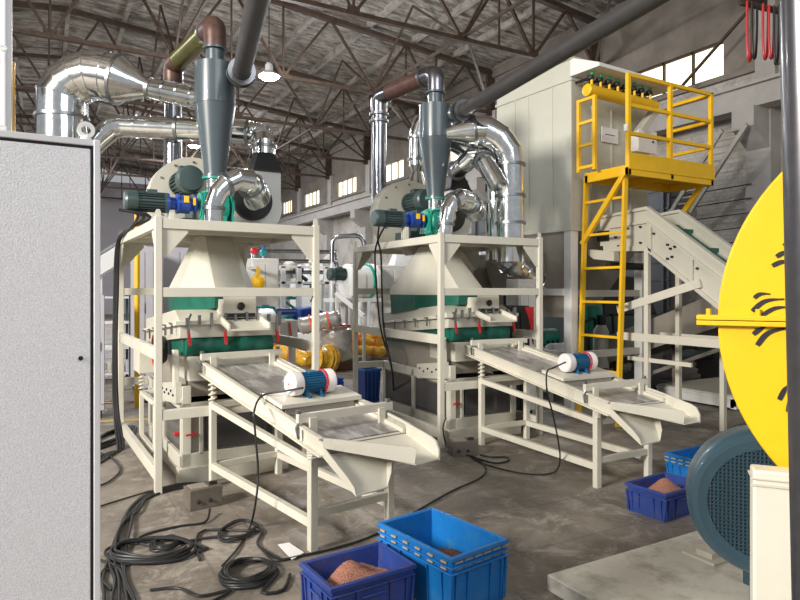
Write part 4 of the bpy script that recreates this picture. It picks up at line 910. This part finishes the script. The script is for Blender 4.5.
for c_0 in (a1, a2): q.box(c_0.x-.0, c_0.y-.04, .085, c_0.x+.2, c_0.y+.04, .35)
q.build('motor_foot', FANB, fmn, .006)
# cream pedestal bottom right
pd = px2w(753, 470, 2.15)
bx = thing('cream_pedestal', 'cream painted steel pedestal at the lower right edge', 'pedestal', (pd.x, pd.y, 0), R(-52))
q = MB(); q.box(0, 0, .085, .4, .09, pd.z); q.build('pedestal_body', CREAM, bx, .008)
q = MB(); q.box(-.006, -.006, pd.z-.052, .4, .0, pd.z-.045); q.box(-.006, -.006, pd.z-.03, .4, .096, pd.z-.026); q.build('pedestal_seam', CREAM2, bx)
# yellow disc guard: two halves with a bolted flange
an = YAW+math.atan(.55); Rd = .8
ax = V((-math.sin(an), -math.cos(an), 0)); ex = V((math.cos(an), -math.sin(an), 0)); dc = px2w(718, 320, 2.35)+ex*Rd; ez = V((0, 0, 1))
yd = thing('disc_guard', 'big yellow round guard with black curved slots at the right edge', 'guard')
halves = []
def P2(r, t, off=0): return dc+ex*r*math.cos(t)+ez*r*math.sin(t)+ax*off
for nm_, t0_, t1_ in (('upper_half', .015, PI-.015), ('lower_half', PI+.015, 2*PI-.015)):
    pts = [P2(Rd, t0_+(t1_-t0_)*i/48, .02) for i in range(49)]
    q = MB(); q.prism(pts, -ax*.22); hh = q.build(nm_, YELD, yd, ang=30, bevel=.006)
    halves.append(hh)
def on_disc(px, py):
    d0 = px2w(px, py, 1)-cam.location; k_ = (dc-cam.location).dot(ax)/d0.dot(ax); return cam.location+d0*k_+ax*.021
SL = [(0, [(783, 246), (790, 242)], .004), (0, [(776, 257), (784, 253), (794, 254)], .005), (0, [(772, 266), (782, 262), (794, 263)], .005),
      (0, [(754, 298), (760, 294), (770, 294)], .0045), (0, [(752, 311), (765, 301), (784, 299)], .005), (0, [(762, 315), (775, 308), (792, 307)], .0045),
      (1, [(753, 334), (762, 327), (768, 325)], .005), (1, [(757, 345), (769, 332), (792, 327)], .0055), (1, [(779, 399), (784, 389), (787, 385)], .005), (1, [(788, 411), (791, 398), (798, 386)], .0055), (1, [(796, 424), (800, 410), (806, 398)], .0055)]
for hi, pl, wv in SL:
    c_ = smooth([on_disc(*p_) for p_ in pl], 5); up_ = []; dn_ = []
    for i, p_ in enumerate(c_):
        t_ = (c_[min(i+1, len(c_)-1)]-c_[max(i-1, 0)]).normalized(); nn = t_.cross(ax).normalized(); w__ = wv*1.7*(.35+.65*math.sin(PI*min(1, .25+i/len(c_)))); up_.append(p_+nn*w__); dn_.append(p_-nn*w__)
    MB().prism(up_+dn_[::-1], ax*.002).build('curved_slot', DARK, halves[hi])
q = MB(); c0 = dc-ex*(Rd+.07)+ez*.0
for z_ in (-.018, .002): q.prism([c0+ez*z_+ax*.05, c0+ex*1.7+ez*z_+ax*.05, c0+ex*1.7+ez*(z_+.017)+ax*.05, c0+ez*(z_+.017)+ax*.05], -ax*.1)
q.build('split_flange', YELD, yd, .002)
for k in range(7): MB().cyl(c0+ex*(.04+.16*k)+ez*-.022+ax*.03, c0+ex*(.04+.16*k)+ez*.043+ax*.03, .009, 6).build('flange_bolt', YELD, yd)
q = MB(); q.cyl(dc-ax*.3, dc-ax*.9, .12, 24); q.build('drive_shaft', STEELP, yd)
q = MB(); b_ = dc-ax*.6; q.box(b_.x-.2, b_.y-.1, .085, b_.x+.2, b_.y+.1, b_.z-.05); q.build('bearing_stand', CREAM, yd, .005)
# dark round post right edge
a = px2w(803, -60, 1.5); b = px2w(817, 600, 1.5); d_ = (b-a); b0 = a+d_*((a.z-0)/(a.z-b.z))
tag(MB().tube([a, b0], .052, 32).build('round_post', mat('dark_brushed_post', (.06, .058, .065), .3, .5, var=.15, scale=20, coat=.3)), 'dark round steel post cut off by the right edge', 'post')
# ================================================================ PEDAL BOXES, PAPER
def footbox(p, a, w_, d_, h_, lab):
    t = thing('junction_box', lab, 'box', (p.x, p.y, 0), a)
    MB().box(0, 0, 0, w_, d_, h_).build('box_body', JB, t, .004)
    MB().box(.02, .02, h_, w_*.6, d_-.02, h_+.006).build('cover_plate', BRN, t)
    for k in range(4): MB().lathe([(.008, 0), (.009, .02), (.004, .03)], (w_*.7+.015*k, d_*.4, h_), (0, 0, 1), 8).build('terminal', DARK, t)
    for x in (.25, .6): MB().lathe([(.014, 0), (.014, .012), (.006, .018)], (w_*x, 0, h_*.4), (0, -1, 0), 12).build('cable_gland', DARK, t)
footbox(flo(190, 512, 0), R(6), .24, .16, .15, 'brown-grey junction box on the floor beside the left frame')
footbox(flo(452, 457, 0), R(-20), .26, .18, .14, 'brown-grey junction box on the floor by the middle frame post')
q = MB(); q.prism([flo(278, 545), flo(289, 543), flo(304, 553), flo(292, 560)], (0, 0, .004)); tag(q.build('paper_sheet', WHITE), 'crumpled white paper on the floor under the left conveyor', 'paper')
# ================================================================ CABLES ON THE FLOOR
def coil(px, py, rx, ry, turns, r, lab, z0=.012, seed=1, tails=()):
    random.seed(seed); c = flo(px, py); k = (1.6*630/(py-290))/630; X = rx*k; Yr = ry*k*((py-290)/630)**-1*1.0
    pts = []; n = 20
    for i in range(int(turns*n)+1):
        t = 2*PI*i/n; f = 1-.28*(i/(turns*n))+.05*math.sin(i*.7+seed); pts.append(c+V((math.cos(YAW), -math.sin(YAW), 0))*X*f*math.cos(t)+V((math.sin(YAW), math.cos(YAW), 0))*Yr*f*math.sin(t)+V((0, 0, .006*(i/n)+.004*math.sin(i*1.3))))
    if tails: pts = [flo(*q_) for q_ in tails]+pts
    return tag(MB().tube(smooth(pts, 3), r, 8).build('cable_coil', RUB), lab, 'cable', 'cables coiled on the floor')
coil(152, 551, 46, 13, 5, .009, 'flat black cable coil on the floor, left of the two near the camera', seed=2, tails=((112, 590), (104, 570)))
coil(248, 574, 29, 14, 6, .009, 'tight black cable coil on the floor just left of the dark blue crate', seed=3, tails=((290, 574), (283, 590), (262, 592)))
coil(238, 531, 20, 11, 2.2, .008, 'loose black cable loop on the floor behind the tight coil', seed=4, tails=((200, 560), (196, 545), (205, 530)))
coil(166, 544, 14, 8, 3, .007, 'small black cable tangle lying inside the flat coil', seed=6)
cord('floor_cable', [flo(210, 509, .05), flo(205, 522), flo(180, 526), flo(150, 533), flo(137, 541), flo(160, 546), flo(205, 538), flo(240, 536), flo(262, 530), flo(258, 545), flo(282, 560)], .008, 'black cable winding out of the left junction box across the floor', 'cables on the floor')
for i in range(5):
    o_ = i*3.2; rj = [random.uniform(-7, 7) for _ in range(6)]
    cord('floor_cable', [flo(206, 483+i*.8), flo(180, 484+i), flo(150, 492+i*1.2), flo(128+o_*.8+rj[0]*.6, 507+i, .014+.008*(i % 2)), flo(114+o_*.9+rj[1], 530, .014+.012*(i % 3)), flo(108+o_+rj[2], 560), flo(106+o_*1.6+rj[3], 580), flo(104+o_*2.4, 600), flo(100+o_*3.4, 640)], .0085, 'black cable in the bundle sweeping past the left frame foot, strand %s from the left' % ['first', 'second', 'third', 'fourth', 'fifth'][i], 'cable bundle by the left frame')
cord('floor_cable', [flo(150, 491), flo(120, 500), flo(96, 508), flo(70, 520)], .007, 'thin black cable running off behind the grey cabinet', 'cables on the floor')
cord('floor_cable', [flo(98, 452), flo(112, 458), flo(120, 470), flo(108, 482), flo(96, 486)], .008, 'black cable curling on the floor beyond the cabinet edge', 'cables on the floor')
cord('floor_cable', [flo(100, 560), flo(118, 568), flo(128, 590), flo(140, 610)], .009, 'black cable snaking along the cabinet foot at the bottom left', 'cables on the floor')
cord('floor_cable', [flo(150, 590), flo(178, 588), flo(200, 596), flo(230, 590), flo(215, 600), flo(180, 615)], .008, 'black cable at the bottom edge below the tight coil', 'cables on the floor')
cord('floor_cable', [flo(262, 549), flo(275, 560), flo(300, 556), flo(335, 548), flo(372, 536), flo(410, 515), flo(450, 492), flo(480, 478), flo(486, 468), flo(476, 458), flo(466, 455)], .008, 'long black cable crossing the floor behind the crates', 'cables on the floor')
cord('floor_cable', [flo(480, 455), flo(492, 457), flo(506, 457), flo(508, 461), flo(495, 463), flo(478, 459)], .009, 'black cable loop beside the middle junction box', 'cables on the floor')
cord('floor_cable', [px2w(446, 418, 6.3), px2w(443, 428, 6.2), flo(446, 445, .06), flo(452, 452, .1)], .008, 'short black cable from the middle post down to its junction box', 'cables on the floor')
# cables hanging at the left frame
a = L2W(O1, (-.16, .78, 2.3)); 
for k in range(3):
    q = [a+V((.05*k, 0, 0)), px2w(150-6*k, 217, 5.6), px2w(127, 230+k, 6.2), px2w(117+k, 244, 6.5), px2w(114.5+k*1.6, 290, 6.6), px2w(113.5+k*1.5, 350, 6.6), px2w(114+k*2, 410, 6.6), flo(118+k*3, 448), flo(112+k*2, 452), flo(99, 457+k*3)]
    cord('hanging_cable', q, .014, 'black cable draped down the far left post, %s' % ['outermost strand', 'middle strand', 'inner strand'][k], 'cables down the left frame')
coil(112, 438, 14, 12, 5, .012, 'untidy black cable coil at the foot of the far left post', seed=9)
for k in range(2):
    p0 = px2w(385-k*6, 226, 7.0)
    cord('hanging_cable', [p0, px2w(378-k*0, 240, 7.3), px2w(375+k*6, 256, 7.4), px2w(377+k*5, 292, 7.4), px2w(381+k*3, 330, 7.4), px2w(392, 370, 7.3), flo(394, 408)], .011, 'black cable hanging beside the middle hood, %s strand' % ['left', 'right'][k], 'cables down the middle frame')
coil(396, 410, 10, 4, 3, .012, 'small black cable coil at the foot of the middle machine', seed=11)
# ================================================================ BACKGROUND
def gp(px, d, z=0): p = px2w(px, 290, d); return V((p.x, p.y, z))
def zpx(py, d): return 1.6+(290-py)*d/630
def panel(name, px0, px1, py0, py1, d, th, m, lab, cat, bev=.01):
    """upright box facing down the hall, between two picture columns at distance d"""
    a = px2w(px0, py1, d); b = px2w(px1, py0, d); z0 = max(0, a.z)
    return tag(MB().box(a.x, a.y, 0 if a.z < .4 else a.z, a.x+(b-a).length*0+math.hypot(b.x-a.x, b.y-a.y), a.y+th, b.z).build(name, m, None, bev), lab, cat)
# left background
def cupboard(px0, px1, pyt, d, th, m, lab, z0=0, base=True):
    a = px2w(px0, 290, d); b = px2w(px1, 290, d); w_ = math.hypot(b.x-a.x, b.y-a.y); zt_ = zpx(pyt, d)
    t = thing('machine_cabinet', lab, 'cabinet', (a.x, a.y, 0)); 
    MB().box(0, 0, z0 or .1, w_, th, zt_).build('cabinet_body', m, t, .01)
    q = MB(); q.box(w_*.05, -.015, (z0 or .1)+.08, w_*.48, 0, zt_-.08); q.box(w_*.52, -.015, (z0 or .1)+.08, w_*.95, 0, zt_-.08); q.build('cabinet_door', m, t, .004)
    if z0:
        q = MB()
        for x in (0, w_-.06): q.box(x, 0, 0, x+.06, .06, z0); q.box(x, th-.06, 0, x+.06, th, z0)
        q.build('leg', m, t)
    else: MB().box(.03, .03, 0, w_-.03, th-.03, .1).build('plinth', DARK, t)
    q = MB(); q.box(w_*.46, -.03, zt_*.55, w_*.475, -.015, zt_*.62); q.build('door_handle', DARK, t)
    return t
cupboard(136, 153, 246, 9.5, .7, LAV, 'tall lavender-grey cabinet behind the left frame post')
cupboard(163, 196, 247, 10.5, .8, LAV, 'lavender-grey cabinet behind the left suction hood', z0=1.0)
cupboard(96, 104, 295, 7.8, .5, LAV, 'narrow grey cabinet just past the edge of the big cabinet')
cupboard(252, 280, 258, 9.0, .8, WHITE, 'white machine cabinet with coloured valves on top, right of the left hood')
cupboard(376, 416, 265, 11.5, .9, WHITE, 'white panelled machine cabinet behind the middle hood')
cupboard(519, 541, 279, 7.75, .25, WHITE, 'white instrument cabinet with round dials behind the middle frame')
bk = cupboard(509, 536, 306, 7.35, .3, DARK, 'black machine box with a red corner behind the middle frame'); MB().prism([(.24, -.02, 1.4), (.36, -.02, 1.4), (.36, -.02, .95)], (0, .02, 0)).build('red_corner', RED, bk)
# valves on the white machine
def valve(px, py, d, m, m2, lab, r=.05):
    p = px2w(px, py, d); t = thing('pipe_valve', lab, 'valve', tuple(p))
    MB().lathe([(r*.6, -r), (r, -r*.7), (r, r*.7), (r*.6, r)], (0, 0, 0), (0, -1, 0), 20).build('valve_body', m, t)
    MB().lathe([(r*.5, r), (r*.5, r*1.8), (r*.9, r*1.9), (r*.9, r*2.6)], (0, 0, 0), (0, 0, 1) if m2 else (0, -1, 0), 16).build('actuator', m2 or m, t)
    MB().cyl((0, 0, 0), (0, 0, -.16), r*.4, 10).build('stem', DUCT, t)
valve(254, 251, 9.3, RED, WHITE, 'white valve with a red face on the white machine cabinet')
valve(263, 253, 9.3, TEAL, CRL, 'teal valve with a blue knob on the white machine cabinet')
p = px2w(258, 282, 8.6); t = thing('yellow_float', 'round yellow ball float seen through the left frame', 'float', tuple(p))
MB().lathe([(.01, -.1), (.07, -.07), (.1, 0), (.07, .07), (.01, .1)], (0, 0, 0), (0, -1, 0), 24).build('ball', YEL, t); MB().box(-.02, -.02, .08, .02, .02, .2).build('ball_stem', YEL, t); MB().box(-.02, .02, .18, .02, .45, .22).build('ball_bracket', CREAM, t)
t = thing('curved_pipe_rail', 'yellow bent pipe standing behind the far left post', 'pipe', tuple(gp(137, 8.6)))
MB().tube(fillet([(0, 0, 0), (0, 0, zpx(210, 8.6)), (.28, 0, zpx(210, 8.6)+.03), (.3, 0, zpx(222, 8.6))], .1), .035, 12).build('bent_pipe', YEL, t)
# inclined gallery at far left
q = MB(); a, b = px2w(90, 272, 12), px2w(118, 252, 13.5); t = thing('inclined_conveyor', 'grey inclined conveyor glimpsed beside the cabinet edge', 'conveyor')
MB().beam(px2w(60, 292, 12), px2w(150, 236, 12.5), .5, .3).build('conveyor_trough', CABE, t); MB().beam(px2w(60, 280, 12), px2w(150, 224, 12.5), .45, .05).build('top_cover', DUCT, t)
for px in (70, 100, 135): pt = px2w(px, 290-.55*(px-60), 12.1); MB().box(pt.x-.04, pt.y, 0, pt.x+.04, pt.y+.08, pt.z).build('support_leg', CABE, t)
# racks left beyond cabinet
t = thing('storage_rack', 'grey shelving rack with clutter beyond the far left post', 'rack', tuple(gp(98, 11)))
for x in (0, .5, 1.0):
    for y in (0, .5): MB().box(x, y, 0, x+.04, y+.04, 1.55).build('rack_post', MOTG, t)
for z in (.1, .55, 1.0, 1.45): MB().box(0, 0, z, 1.04, .54, z+.03).build('shelf', CABE, t)
random.seed(4)
for i in range(9):
    x = random.uniform(.05, .85); z = random.choice([.13, .58, 1.03]); p = gp(98, 11)
    m_ = random.choice([WHITE, MOTG, LAV, CREAM2]); w_ = random.uniform(.08, .16)
    tag(MB().box(p.x+.06+.1*i, p.y+.1, z, p.x+.06+.1*i+w_*.55, p.y+.35, z+w_*1.4).build('spare_part_box', m_, None, .01), 'small box on the grey rack beyond the left post, %s from its left end' % ['first', 'second', 'third', 'fourth', 'fifth', 'sixth', 'seventh', 'eighth', 'ninth'][i], 'box', 'boxes on the grey rack')
# pipework frame line between the two frames
t = thing('pipe_skid', 'pale steel frame skid carrying pipes, between the two separator frames', 'machine', tuple(gp(280, 10.5)))
def wx(px): a = gp(280, 10.5); b = gp(px, 10.5); return (b-a).length*(1 if px >= 280 else -1)
for px in (283, 300, 330): x = wx(px); MB().box(x-.03, 0, 0, x+.05, .08, zpx(266, 10.5)).build('frame_post', WHITE, t, .004)
for y_ in (266, 282, 312): MB().box(0, 0, zpx(y_, 10.5)-.03, 1.0, .06, zpx(y_, 10.5)+.01).build('frame_beam', WHITE, t)
MB().box(.0, .3, .1, 1.0, 1.0, 1.2).build('pump_block', CREAM2, t, .02)
for i, (x, z, r) in enumerate([(.1, 2.05, .05), (.3, 2.15, .07), (.5, 2.1, .05), (.75, 2.2, .06)]):
    MB().lathe([(r, 0), (r, .2), (r*1.5, .22), (r*1.5, .26), (r*.8, .3)], (x, .4, z-.35), (0, 0, 1), 16).build('pipe_fitting', CREAM2, t)
for z, y in ((1.9, .3), (2.1, .5), (2.28, .6)): MB().tube(fillet([(-.3, y, z-.25), (-.3, y, z), (1.25, y, z+.02), (1.25, y, z-.4)], .08), .035, 12).build('pipe_run', PIPES, t)
random.seed(21)
for i in range(16):
    x = random.uniform(0, .95); z = random.uniform(.3, 2.0); L_ = random.uniform(.12, .4); m_ = random.choice([PIPES, MOTG, WHITE, CREAM2, DARK, VALVE])
    MB().tube(fillet([(x, .12, z), (x+L_*random.choice((-1, 1)), .14, z), (x+L_*.5, .16, z-L_)], .06, 4), random.uniform(.015, .04), 10).build('bent_hose', m_, t)
for i in range(4): MB().lathe([(.08, 0), (.09, .02), (.09, .2), (.05, .24)], (.1+.25*i, .05, 1.15), (0, -1, 0), 16).build('pump_motor', [TEAL, BLUEG, MOTG, VALVE][i], t)
t = thing('rotary_drum', 'horizontal white and grey drum with dark end motor between the frames', 'machine', tuple(px2w(357, 282, 10.2)))
MB().lathe([(.2, -.22), (.29, -.2), (.29, .0), (.27, .02), (.27, .2), (.3, .22), (.3, .3)], (0, 0, 0), (1, .1, 0), 30).build('drum_shell', WHITE, t)
MB().ring((.16, .02, 0), (1, .1, 0), .31, .27, .03, 30).build('green_seal_ring', VALVE, t)
mo = bpy.data.objects.new('drum_motor', None); C.objects.link(mo); mo.parent = t; motor(mo, (-.2, 0, .12), (-1, 0, 0), .1, .3, MOTG)
q = MB(); z0 = -t.location.z
for x in (-.2, .2): q.box(x, -.15, z0, x+.06, -.1, -.2); q.box(x, .15, z0, x+.06, .2, -.2)
q.box(-.5, -.2, -.32, .35, .2, -.26); q.build('drum_stand', WHITE, t)
t = thing('bent_wall_pipe', 'thick dark pipe with bent ends high between the two frames', 'pipe')
MB().tube(fillet([px2w(332, 262, 11), px2w(332, 237, 11), px2w(362, 235, 11), px2w(366, 252, 11)], .15), .04, 14).build('pipe_tube', PIPES, t)
MB().tube([px2w(332, 262, 11), gp(332, 11)], .03, 10).build('pipe_support', CABE, t)
t = thing('funnel_feeder', 'small pale funnel feeder standing between the two frames', 'feeder', tuple(gp(331, 12.0)))
MB().lathe([(.06, 1.75), (.06, 1.9), (.1, 1.95), (.14, 2.2), (.1, 2.24), (.1, 2.34), (.13, 2.36)], (0, 0, 0), (0, 0, 1), 20).build('funnel_cone', CREAM2, t)
q = MB(); q.box(-.15, -.15, 0, -.1, -.1, 1.8); q.box(.1, -.15, 0, .15, -.1, 1.8); q.box(-.15, .1, 0, -.1, .15, 1.8); q.box(.1, .1, 0, .15, .15, 1.8); q.box(-.15, -.15, 1.72, .15, .15, 1.78); q.build('feeder_stand', CREAM2, t)
t = thing('angled_rail', 'white slanted rail leaning down to the right between the frames', 'rail')
MB().beam(px2w(336, 293, 9.2), px2w(364, 316, 9.0), .06, .05).build('rail_bar', WHITE, t); MB().beam(px2w(364, 316, 9.0), gp(364, 9.0), .04, .04).build('rail_foot', WHITE, t); MB().beam(px2w(337, 294, 9.2), gp(337, 9.2), .04, .04).build('rail_foot', WHITE, t)
# teal motor on the row behind the left machine
p = px2w(262, 312, 7.3); t = thing('teal_gear_motor', 'teal motor on a cream machine top right of the left bellows', 'motor', tuple(p), R(-12))
motor(t, (.15, 0, 0), (-1, 0, 0), .07, .32, TEAL); MB().cyl((.15, 0, 0), (.4, 0, 0), .04, 14).build('coupling', BLUEG, t)
MB().box(-.18, -.09, -.34, .4, .3, -.1).build('motor_stand', CREAM2, t, .006)
for x in (-.16, .34):
    for y in (-.07, .24): MB().box(x, y, -p.z, x+.04, y+.04, -.34).build('stand_leg', CREAM2, t)
for x, l_ in ((-.03, 'left'), (.32, 'right')): MB().beam((x, -.13, -.28), (x-.02, -.12, -.12), .02, .02).build('red_handle', RED, t)
# grey channel, wrapped rolls
t = thing('grey_channel_machine', 'low grey and white trough machine behind the left bellows', 'machine', tuple(gp(262, 13.2)), R(-25))
q = MB(); q.box(0, 0, .38, 1.3, .5, .68); q.build('trough', CABE, t, .01)
q = MB()
for x in (.02, 1.2): q.box(x, .02, 0, x+.06, .08, .38); q.box(x, .4, 0, x+.06, .46, .38)
q.build('leg', CABE, t)
def roll(a, b, r, m, lab, grp=None, band=True, name='wrapped_roll'):
    random.seed(int(r*1000)+int(a.x*10)); t = thing(name, lab, 'roll', (0, 0, 0), 0, grp)
    n = 14; pts = [a.lerp(b, i/n)+V((0, 0, random.uniform(-.01, .01))) for i in range(n+1)]; rs = [r*(.55 if i in (0, n) else 1+random.uniform(-.09, .09)) for i in range(n+1)]
    MB().tube(pts, r, 18, rs=rs).build('wrapping', m, t, ang=50)
    if band:
        for f in (.3, .7): MB().ring(a.lerp(b, f), b-a, r*1.12, r*.9, .03, 18).build('tape_band', ORG, t)
    return t
roll(px2w(264, 348, 12.6), px2w(309, 360, 11.6), .15, GOLD, 'golden plastic-wrapped roll lying behind the left conveyor, long left one')
roll(px2w(312, 358, 11.8), px2w(334, 359, 12.2), .24, GOLD, 'short golden plastic-wrapped bundle right of the left frame post', band=False)
for i, (y_, dd_, lab) in enumerate([(357, 14.2, 'bottom front'), (349, 14.35, 'middle'), (341, 14.5, 'upper'), (356, 14.75, 'rear')]):
    roll(px2w(345+i*2, y_-8, dd_), px2w(386+i, y_-5, dd_), .12, GOLD, 'yellow wrapped roll in the pile left of the middle machine, %s one' % lab, 'yellow wrapped rolls')
t = roll(px2w(298, 327, 12.2), px2w(341, 317, 12.3), .17, WRAP, 'silver duct piece wrapped in clear plastic with orange tape', name='wrapped_duct')
t = thing('wrapped_tank', 'round tin tank wrapped in clear plastic with a red tape band', 'tank', tuple(gp(336, 12.75)))
MB().lathe([(.02, .12), (.28, .14), (.33, .22), (.33, .8), (.24, .9), (.1, .96)], (0, 0, 0), (0, 0, 1), 28).build('tank_shell', WRAP, t)
MB().ring((0, 0, .9), (.1, 0, 1), .3, .27, .04, 28).build('red_tape', ORG, t)
MB().box(-.35, -.3, 0, .35, .3, .2).build('wooden_block', WOOD, t, .01)
t = thing('blue_covered_stack', 'blue plastic sheet draped over a low stack between the frames', 'stack', tuple(gp(300, 14.9)))
MB().prism([(0, 0, 0), (.8, 0, 0), (.8, 0, .95), (.4, 0, 1.2), (0, 0, 1.15)], (0, .6, 0)).build('blue_cover', BLUEG, t, .03)
# brown columns / hoppers behind the middle frame
t = thing('brown_hopper', 'brown-grey faceted hopper behind the middle frame, left of the silver slanted duct', 'hopper', tuple(gp(474, 8.6)))
w_ = .42
MB().loft([[(0, 0, 1.0), (w_, 0, 1.0), (w_, .5, 1.0), (0, .5, 1.0)], [(0, 0, 1.9), (w_, 0, 1.9), (w_, .5, 1.9), (0, .5, 1.9)], [(.08, .1, 2.1), (w_-.02, .1, 2.1), (w_-.02, .45, 2.1), (.08, .45, 2.1)]]).build('hopper_body', BRN, t, ang=10)
q = MB()
for x in (0, w_-.06): q.box(x, 0, 0, x+.06, .06, 1.0); q.box(x, .44, 0, x+.06, .5, 1.0)
q.build('leg', BRN, t)
t = tag(MB().prism([px2w(463, 252, 8.2), px2w(481, 250, 8.2), px2w(483, 258, 8.2), px2w(476, 270, 8.2)], (.1, .3, 0)).build('angled_chute', CREAM2), 'pale triangular chute hanging behind the middle hood', 'chute')
t = thing('steel_column', 'brown-grey square steel column behind the middle frame', 'column', tuple(gp(508, 8.8)))
MB().box(-.1, .9, 0, .06, 1.06, zpx(238, 9.6)).build('column_shaft', BRN, t, .005); MB().box(-.15, .85, 0, .11, 1.11, .03).build('foot_plate', BRN, t)
t = thing('grey_round_vessel', 'round grey vessel under the deck edge behind the middle frame', 'vessel', tuple(gp(487, 10.2)))
MB().lathe([(.02, 1.85), (.3, 1.87), (.33, 1.95), (.33, 2.4)], (0, 0, 0), (0, 0, 1), 28).build('vessel_shell', STEELP, t)
for x in (-.2, .2): MB().box(x-.03, -.03, 0, x+.03, .03, 1.9).build('leg', STEELP, t)
# green mechanisms between frame and ladder
for i, (px, py, d, m_, lab) in enumerate([(552, 306, 9.6, VALVE, 'green pump unit under the dust collector, nearest its left leg'), (563, 330, 9.2, CABE, 'grey shelf machine below the dust collector hopper'), (605, 378, 9.4, MOTG, 'dark motor block at the ladder foot')]):
    p = gp(px, d); t = thing('pump_unit', lab, 'machine', tuple(p))
    z = zpx(py, d); MB().box(-.22, 0, .1, .22, .4, z*.55).build('unit_base', m_, t, .02); MB().lathe([(.1, 0), (.13, .03), (.13, .32), (.08, .36)], (-.18, .1, z*.55+.13), (1, 0, 0), 18).build('unit_motor', m_, t)
    q = MB(); q.box(-.25, -.02, z*.55-.03, .25, .0, z*.55); q.box(-.25, -.02, 0, -.21, .02, z*.55); q.box(.21, -.02, 0, .25, .02, z*.55); q.build('unit_frame', CREAM2, t)
    for k in range(3): MB().tube(fillet([(-.1+.1*k, .05, z*.55+.2), (-.1+.1*k, -.1, z*.5), (.1, -.1, .15)], .1), .015, 8).build('hose', DARK, t)
# far machinery rows down the hall
random.seed(12)
far = [(140, 20, 2.0, WHITE, 'pale'), (215, 18, 1.6, LAV, 'lavender'), (300, 21, 2.6, WHITE, 'white'), (345, 19.5, 2.4, LAV, 'grey'), (300, 23, 2.9, CREAM2, 'cream'), (390, 19, 2.9, WHITE, 'tall white'), (450, 15, 3.0, BRN, 'brown')]
for i, (px, d, h_, m_, nm_) in enumerate(far):
    p = gp(px, d); t = thing('far_machine', '%s machine far down the hall, number-free row %s the left' % (nm_, ['nearest', 'second from', 'third from', 'fourth from', 'fifth from', 'sixth from', 'seventh from'][i]) if False else '%s machine standing far down the hall, %s' % (nm_, ['beyond the cabinet edge', 'behind the left hood', 'behind the pipe skid', 'behind the horizontal drum', 'at the very back by the wall', 'behind the white panelled cabinet', 'behind the middle platform blower']. __getitem__(i)), 'machine', tuple(p))
    MB().box(0, 0, .5, 1.4, 1.0, h_*.7).build('machine_body', m_, t, .02); MB().loft([[(.2, .2, h_*.7), (1.2, .2, h_*.7), (1.2, .8, h_*.7), (.2, .8, h_*.7)], [(.5, .4, h_), (.9, .4, h_), (.9, .6, h_), (.5, .6, h_)]]).build('top_hopper', m_, t, ang=10)
    q = MB()
    for x in (0, 1.32): q.box(x, 0, 0, x+.08, .08, .5); q.box(x, .92, 0, x+.08, 1.0, .5)
    q.build('leg', m_, t); MB().lathe([(.15, 0), (.15, .4), (.1, .45)], (.5, -.05, .75), (1, 0, 0), 16).build('side_motor', MOTG, t)
# long painted line and red hose on the floor, far
cord('red_hose', [flo(60, 404), flo(140, 402), flo(170, 401), flo(260, 406), flo(330, 405), flo(372, 400)], .02, 'dark red hose lying across the floor behind both frames', None, RUSTP, 3)
tag(MB().prism([flo(60, 424, .002), flo(60, 422, .002), flo(170, 417, .002), flo(170, 419, .002)], (0, 0, .002)).build('floor_line', mat('faded_yellow_floor_paint', (.5, .36, .1), .8)), 'faded yellow painted line on the floor behind the left frame', 'floor marking')

# the middle group stands further down the hall: move it back along the sight lines, keep its feet on the floor
def push(label_part, k):
    for o in [x for x in C.objects if x.parent is None and label_part in x.get('label', '')]:
        o.location = (o.location.x*k, o.location.y*k, 1.6+(o.location.z-1.6)*k); s0 = o.scale[0]; o.scale = (s0*k,)*3
        bpy.context.view_layer.update(); st = [o]
        while st:
            c = st.pop(); st += list(c.children)
            if c.type == 'MESH':
                mw = c.matrix_world; iv = mw.inverted()
                for v in c.data.vertices:
                    w = mw @ v.co
                    if w.z < 0: w.z = 0; v.co = iv @ w
for lp_, k in (('pipes, between the two separator', 1.45), ('horizontal white and grey drum', 1.45), ('thick dark pipe with bent', 1.4), ('small pale funnel feeder', 1.52), ('white slanted rail', 1.5), ('white panelled machine', 1.32), ('coloured valves on top', 1.45), ('valve with a red face', 1.45), ('teal valve with a blue', 1.45), ('yellow ball float', 1.45)): push(lp_, k)
# separate legs, rails and braces into parts of their own
for o in list(C.objects):
    if o.type == 'MESH' and o.parent and o.name.split('.')[0] in ('leg', 'support_leg', 'cross_rail', 'side_rail', 'leg_brace', 'front_frame', 'side_frame', 'housing_flange', 'dusty_slot', 'handle_lip', 'feeder_stand', 'drum_stand', 'rack_post', 'pipe_run', 'drive_stand'): split(o)
